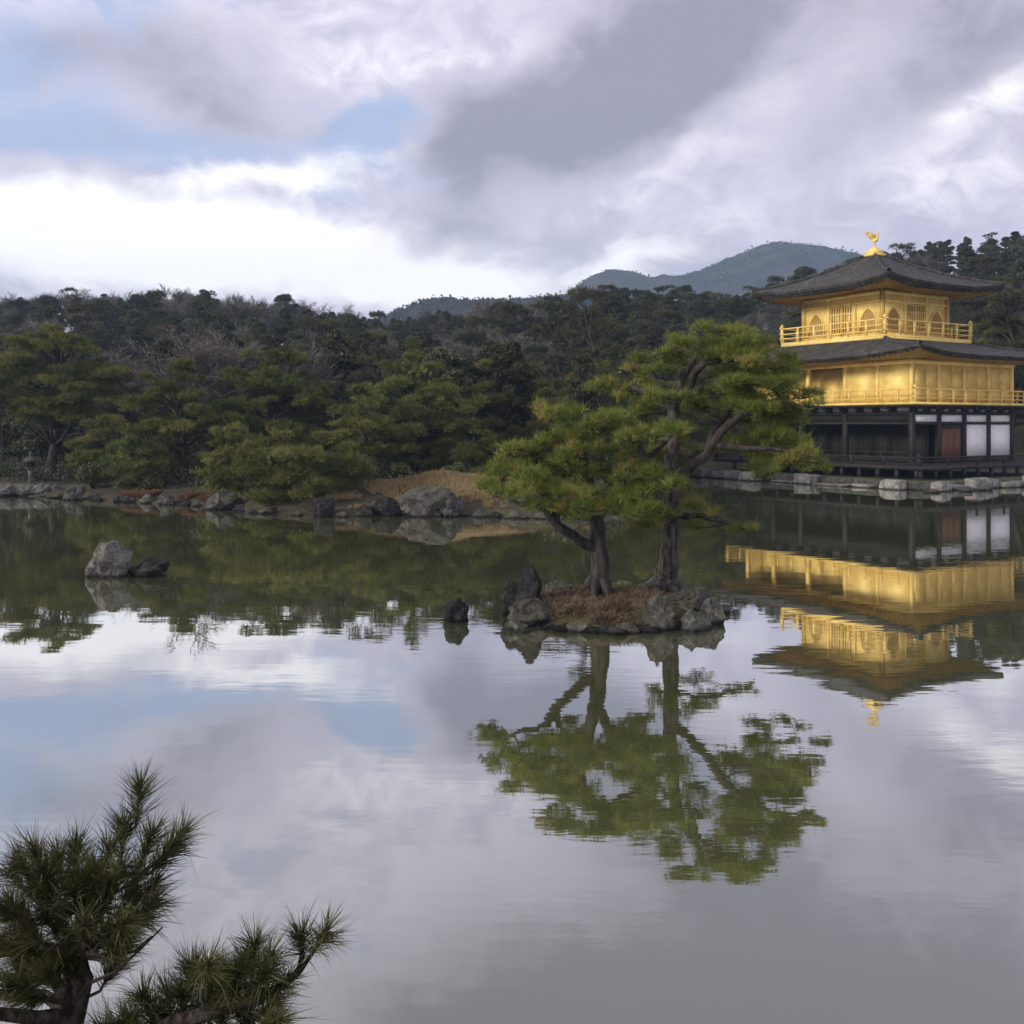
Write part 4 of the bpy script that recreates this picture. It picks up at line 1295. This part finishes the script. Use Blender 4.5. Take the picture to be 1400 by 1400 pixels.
# ------------------------------------------------------------------ rocks and lantern on the far shore
sg = 'rocks along the far shore'
for k, (px, w_, h_, mk, lab) in enumerate([
        (578, 84, 46, 'rock', 'biggest grey boulder at the water in front of the grassy knoll'),
        (528, 40, 32, 'rock_dark', 'dark boulder just left of the biggest grey boulder'),
        (617, 40, 36, 'rock', 'square grey boulder just right of the biggest boulder'),
        (444, 30, 32, 'rock_dark', 'black blocky rock at the water under the leaning pine'),
        (300, 46, 28, 'rock', 'grey boulder under the stepped pine at the waterline'),
        (103, 30, 26, 'rock', 'grey rock at the foot of the light green shrub'),
        (228, 24, 18, 'rock', 'small grey rock in the rust-brown bank'),
        (500, 26, 18, 'rock_dark', 'small dark rock between the black blocky rock and the dark boulder')]):
    D = float(np.interp((px - 700) / F * 38, SH_X, SH_Y)); D = float(np.interp((px - 700) / F * D, SH_X, SH_Y)) - .2
    rock(px, HZ + H * F / D, w_, h_, D, M[mk], lab, 60 + k, sg)
protos = [rock_mesh(90 + k, 1, .8, .62, 3) for k in range(5)]
rr = random.Random(9)


def small_rock(x, y, s, k, m, lab, grp, z=None, sz=1.0):
    me = protos[k] if m == protos_mat[k] else None
    o = bpy.data.objects.new('rock', protos[k]); C.objects.link(o)
    o.location = (x, y, (.02 if z is None else z)); o.scale = (s, s, s * sz); o.rotation_euler = (0, 0, rr.uniform(0, 6.28))
    tag(o, lab, 'rock', grp)


protos_mat = [M['rock'], M['rock_dark'], M['rock'], M['rock_pale'], M['rock_mossy']]
for me, m in zip(protos, protos_mat): me.materials.append(m)
px = -60
while px < 1000:
    D = 40.0
    for _ in range(4): D = float(np.interp((px - 700) / F * D, SH_X, SH_Y))
    small_rock((px - 700) / F * D, D - rr.uniform(-.1, .35), rr.uniform(.18, .5), rr.choice((0, 1, 2, 1, 1, 4, 4, 1)), None, 'small weathered rock in the line of stones along the wooded far shore', 'small stones along the far shore', None, rr.uniform(.6, 1.1))
    px += rr.uniform(13, 34)
for k in range(9):
    px = -6 + k * 10 + rr.uniform(-3, 3); D = 45.6
    small_rock((px - 700) / F * D, D, rr.uniform(.3, .55), 3, None, 'pale stone piled on the bank at the left edge below the lantern', 'pale stones below the lantern', .35)


def stone_lantern(px, D):
    x = (px - 700) / F * D; z = float(ground_z(x, D))
    t = thing('stone_lantern', 'weathered grey stone lantern under the pines at the far left shore', 'stone lantern', (x, D, z))
    m = MB(); m.lathe([(.30, -.1), (.30, .10), (.22, .18), (.13, .24)], 6); m.build('base', M['rock'], t)
    m = MB(); m.lathe([(.12, .24), (.10, .5), (.12, .78)], 10); m.build('shaft', M['rock_pale'], t)
    m = MB(); m.lathe([(.12, .78), (.24, .86), (.24, .92), (.001, .92)], 6); m.build('platform', M['rock'], t)
    m = MB()
    for k in range(6):
        a = k * math.pi / 3; m.box(.15 * math.cos(a) - .03, .15 * math.sin(a) - .03, .92, .15 * math.cos(a) + .03, .15 * math.sin(a) + .03, 1.18)
    m.box(-.08, -.08, .922, .08, .08, 1.17); m.build('light_box', M['rock_dark'], t)
    m = MB(); m.lathe([(.001, 1.18), (.36, 1.18), (.38, 1.24), (.2, 1.36), (.07, 1.44)], 6); rf = m.build('roof', M['rock'], t)
    m = MB(); m.lathe([(.06, 1.44), (.10, 1.52), (.08, 1.6), (.001, 1.68)], 8); m.build('finial', M['rock'], rf)


stone_lantern(42, 46.6)

# stones of the pavilion terrace
eg = 'edge stones of the pavilion terrace'
ca, sa = math.cos(PANG), math.sin(PANG)
er = random.Random(31)


def block_mesh(seed, lx, ly, lz):
    """a worn, roughly squared stone block"""
    import bmesh
    bm = bmesh.new(); bmesh.ops.create_cube(bm, size=2)
    bmesh.ops.bevel(bm, geom=bm.edges[:], offset=.28, segments=2, affect='EDGES', profile=.6)
    bmesh.ops.subdivide_edges(bm, edges=bm.edges[:], cuts=2, use_grid_fill=True)
    off = Vector((seed * 2.7, seed * 1.3, seed * .9)); rnd = random.Random(seed)
    tx, ty = rnd.uniform(-.12, .12), rnd.uniform(-.3, .3)
    for v in bm.verts:
        p = v.co; f = 1 + .22 * mnoise.noise(p * .8 + off) + .10 * mnoise.noise(p * 2.6 + off) + .05 * mnoise.noise(p * 7 + off)
        v.co = Vector((p.x * f * lx / 2, p.y * f * ly / 2, (p.z * f + tx * p.x + ty * p.y * .3) * lz / 2))
    me = bpy.data.meshes.new('edge_stone'); bm.to_mesh(me); bm.free()
    return me


def edge_stone(lx, ly, length, dep, z0, z1, rz, k, lab, m='stone_edge'):
    x = PAV[0] + lx * ca - ly * sa; y = PAV[1] + lx * sa + ly * ca
    o = link('edge_stone', block_mesh(120 + k, length, dep, z1 - z0), M[m], None, (x, y, (z0 + z1) / 2)); o.rotation_euler = (0, 0, rz)
    tag(o, lab, 'stone', eg)


k = 0; p = -2.2
while p < W + 6:
    ln = er.uniform(.7, 2.0); edge_stone(p + ln / 2, -2.75 + er.uniform(-.35, .25), ln, .7, -.25, er.choice((.12, .3, .42, .5, .58)) + er.uniform(-.06, .06), PANG + er.uniform(-.1, .1), k, 'pale edge stone below the white screens at the right front of the pavilion terrace'); p += ln + er.uniform(.05, .5); k += 1
p = -1.6
while p < L + 3:
    ln = er.uniform(.7, 2.0); edge_stone(-2.75 + er.uniform(-.35, .25), p + ln / 2, ln, .7, -.25, er.choice((.12, .3, .42, .5, .58)) + er.uniform(-.06, .06), PANG + R(90) + er.uniform(-.1, .1), k, 'pale edge stone along the left front of the pavilion terrace beside the island pine'); p += ln + er.uniform(.15, .8); k += 1
for j in range(7):
    edge_stone(er.uniform(-3.6, W), -3.5 + er.uniform(-.3, .2), er.uniform(.4, .9), .5, -.3, er.uniform(.1, .25), er.uniform(0, 3), k, 'small low stone in the water in front of the pavilion terrace', 'rock'); k += 1


# ------------------------------------------------------------------ the young pine on the near bank
def bent_needles(rng, P, A, n, length, width, spread, tint):
    """needles in pairs, each a thin blade of two joints that droops a little"""
    k = len(P) * n
    P = np.repeat(P, n, 0); A = np.repeat(A, n, 0); T = np.repeat(tint, n)
    d = rng.normal(size=(k, 3)); d /= np.linalg.norm(d, axis=1, keepdims=True)
    d = A + d * spread; d /= np.linalg.norm(d, axis=1, keepdims=True)
    P = np.repeat(P, 2, 0); T = np.repeat(T, 2); d = np.repeat(d, 2, 0) + rng.normal(size=(2 * k, 3)) * .10
    d /= np.linalg.norm(d, axis=1, keepdims=True); k *= 2
    w = np.cross(d, rng.normal(size=(k, 3))); w /= np.linalg.norm(w, axis=1, keepdims=True) + 1e-9
    L = length * (1 + .3 * rng.normal(size=(k, 1))).clip(.4, 1.35)
    bendv = rng.normal(size=(k, 3)) * .10 + np.array([0, 0, -.06])
    dead = rng.random((k, 1)) < .07; bendv = np.where(dead, bendv * 3 + np.array([0, 0, -.3]), bendv)
    T = np.where(dead[:, 0], 1.0, T + rng.normal(size=k) * .07).clip(0, 1)
    mid = P + d * L * .55 + bendv * L * .25; tip = P + d * L + bendv * L
    V = np.stack([P - w * width / 2, P + w * width / 2, mid + w * width * .42, mid - w * width * .42, tip], 1).reshape(-1, 3)
    b = np.arange(k, dtype=np.int32)[:, None] * 5
    return V, [b + np.array([0, 1, 2, 3]), b + np.array([3, 2, 4])], np.repeat(T, 5)


def near_pine():
    D0 = 2.55
    rng = np.random.default_rng(7)
    base = Vector(((85 - 700) / F * D0, D0, 1.08))
    root = thing('young_pine', 'young dark green pine with long brush-like needles in the near left corner', 'pine tree', base)
    loc = lambda px, py, dd=0: at(px, py, D0 + dd) - base
    m = MB(); m.tube([Vector((0, 0, -.1)), loc(82, 1440), loc(92, 1385), loc(108, 1335), loc(118, 1300), loc(112, 1240, .05), loc(130, 1180, .05)], [.056, .051, .045, .036, .027, .018, .009], 12)
    m.build('trunk', M['bark_near'], root, True)
    m = MB(); m.tube([Vector((.03, -.05, 0)), loc(160, 1450, -.1), loc(235, 1400, -.15), loc(330, 1372, -.15), loc(392, 1345, -.12)], [.03, .026, .02, .014, .008], 9); m.build('limb', M['bark_near'], root, True)
    m = MB(); m.tube([loc(92, 1388), loc(50, 1392, -.1), loc(-10, 1385, -.15), loc(-60, 1370, -.2)], [.02, .017, .014, .01], 8); m.build('limb', M['bark_near'], root, True)
    m = MB(); m.tube([loc(90, 1380), loc(60, 1360, .1), loc(10, 1362, .1), loc(-50, 1350, .15)], [.018, .014, .012, .008], 8); m.build('limb', M['bark_near'], root, True)
    shoots = []   # tip px, tip py, from px, py, depth
    L1 = [(192, 1068, 186, 1130), (252, 1128, 205, 1195), (235, 1150, 190, 1200), (45, 1150, 60, 1200), (30, 1170, 50, 1215), (105, 1150, 105, 1200), (150, 1150, 140, 1200), (18, 1185, 45, 1230), (80, 1165, 85, 1215),
          (170, 1120, 165, 1180), (208, 1130, 190, 1185), (128, 1172, 125, 1220), (15, 1230, 50, 1265), (60, 1205, 75, 1250), (100, 1200, 105, 1250), (165, 1180, 150, 1235), (190, 1180, 165, 1240), (215, 1195, 170, 1250),
          (212, 1225, 165, 1265), (200, 1250, 150, 1280), (140, 1225, 130, 1270), (30, 1260, 65, 1295), (80, 1245, 90, 1290), (115, 1250, 115, 1295), (170, 1255, 135, 1290), (185, 1215, 150, 1260), (5, 1290, 50, 1320), (55, 1290, 80, 1325),
          (100, 1285, 105, 1320), (140, 1275, 125, 1310), (30, 1320, 70, 1345), (65, 1325, 90, 1350), (10, 1340, 50, 1355), (40, 1355, 70, 1365), (170, 1285, 130, 1312), (-20, 1270, 30, 1300), (-30, 1320, 20, 1345), (-15, 1225, 30, 1260), (125, 1200, 120, 1245), (60, 1180, 70, 1225), (150, 1200, 140, 1250), (90, 1310, 105, 1335)]
    for a in L1:
        shoots.append((a[0], a[1], a[2], a[3], rng.uniform(-.14, .16)))
    for _ in range(16):
        a, b = rng.uniform(-10, 185), rng.uniform(1190, 1320)
        shoots.append((a, b, 60 + (a - 60) * .6 + 20, b + 42, rng.uniform(-.16, .18))); L1.append(None)
    L2 = [(285, 1308, 275, 1352), (262, 1318, 262, 1360), (310, 1318, 292, 1362), (350, 1283, 345, 1335), (372, 1296, 356, 1340), (335, 1305, 335, 1350), (448, 1262, 425, 1305), (412, 1272, 415, 1310), (365, 1322, 350, 1362), (392, 1330, 360, 1368), (230, 1350, 235, 1392),
          (205, 1372, 215, 1410), (195, 1352, 212, 1395), (250, 1350, 250, 1392), (290, 1345, 285, 1385), (320, 1345, 310, 1385), (345, 1350, 330, 1388), (270, 1375, 265, 1410), (305, 1375, 300, 1412), (340, 1380, 328, 1412), (230, 1385, 235, 1420), (180, 1390, 195, 1425), (160, 1392, 180, 1430), (375, 1362, 345, 1395), (385, 1385, 350, 1405), (140, 1400, 160, 1435), (300, 1330, 295, 1370), (325, 1322, 322, 1362)]
    for a in L2:
        shoots.append((a[0], a[1], a[2], a[3], -.12 + rng.uniform(-.13, .13)))
    parts = []
    hub1 = [loc(118, 1302), loc(112, 1240, .05), loc(128, 1185, .05), loc(92, 1375)]
    hub2 = [loc(235, 1402, -.15), loc(330, 1374, -.15), loc(392, 1347, -.12), loc(280, 1388, -.15)]
    sprays = {}
    for i, (tx, ty, fx, fy, dd) in enumerate(shoots):
        tip = loc(tx, ty + 8, dd); fr = loc(fx, fy, dd * .6)
        hubs = hub1 if i < len(L1) else hub2
        h_ = min(range(4), key=lambda q: (hubs[q] - fr).length)
        tw = sprays.setdefault((i < len(L1), h_), MB())
        tw.tube(bend(hubs[h_], fr, .02, rng, 3), [.0065, .005, .0045, .004], 5)
        tw.tube([fr, tip], [.004, .0025], 5)
        bd = (tip - fr).normalized(); tw.tube([tip, tip + bd * .010, tip + bd * .022], [.0035, .0042, .0008], 5)
        ax = np.array((tip - fr).normalized()); n = int(rng.integers(55, 88))
        t = rng.random(n) ** .75; fr_, tp_ = np.array(fr), np.array(tip)
        P = fr_ + (tp_ - fr_) * (.05 + .95 * t)[:, None]
        A = np.repeat(ax[None], n, 0)
        sh_t = .40 + .2 * rng.normal()
        parts.append(bent_needles(rng, P, A, 2, .074, .0019, .78, np.clip(sh_t + .25 * (t - .5) + rng.normal(size=n) * .2, 0, 1)))
    # bare forked twigs
    for key, pts in (((True, 3), [(100, 1372), (120, 1345), (160, 1328), (195, 1295), (222, 1268)]), ((True, 0), [(118, 1302), (150, 1310), (185, 1300), (208, 1280)]),
                     ((False, 2), [(392, 1347), (410, 1330), (430, 1300), (442, 1278)]), ((False, 2), [(392, 1347), (408, 1328), (412, 1300), (402, 1262)])):
        sprays[key].tube([loc(a, b, -.05 if key[0] else -.12) for a, b in pts], [.006, .005, .004, .003, .002][:len(pts)], 5)
    for tw in sprays.values(): tw.build('spray', M['bark_dark'], root)
    off = np.cumsum([0] + [len(p[0]) for p in parts[:-1]])
    link('needles', mesh_np('needles', np.concatenate([p[0] for p in parts]), [np.concatenate([p[1][q] + o for p, o in zip(parts, off)]) for q in (0, 1)],
                            np.concatenate([p[2] for p in parts])), M['needle_near'], root)


near_pine()
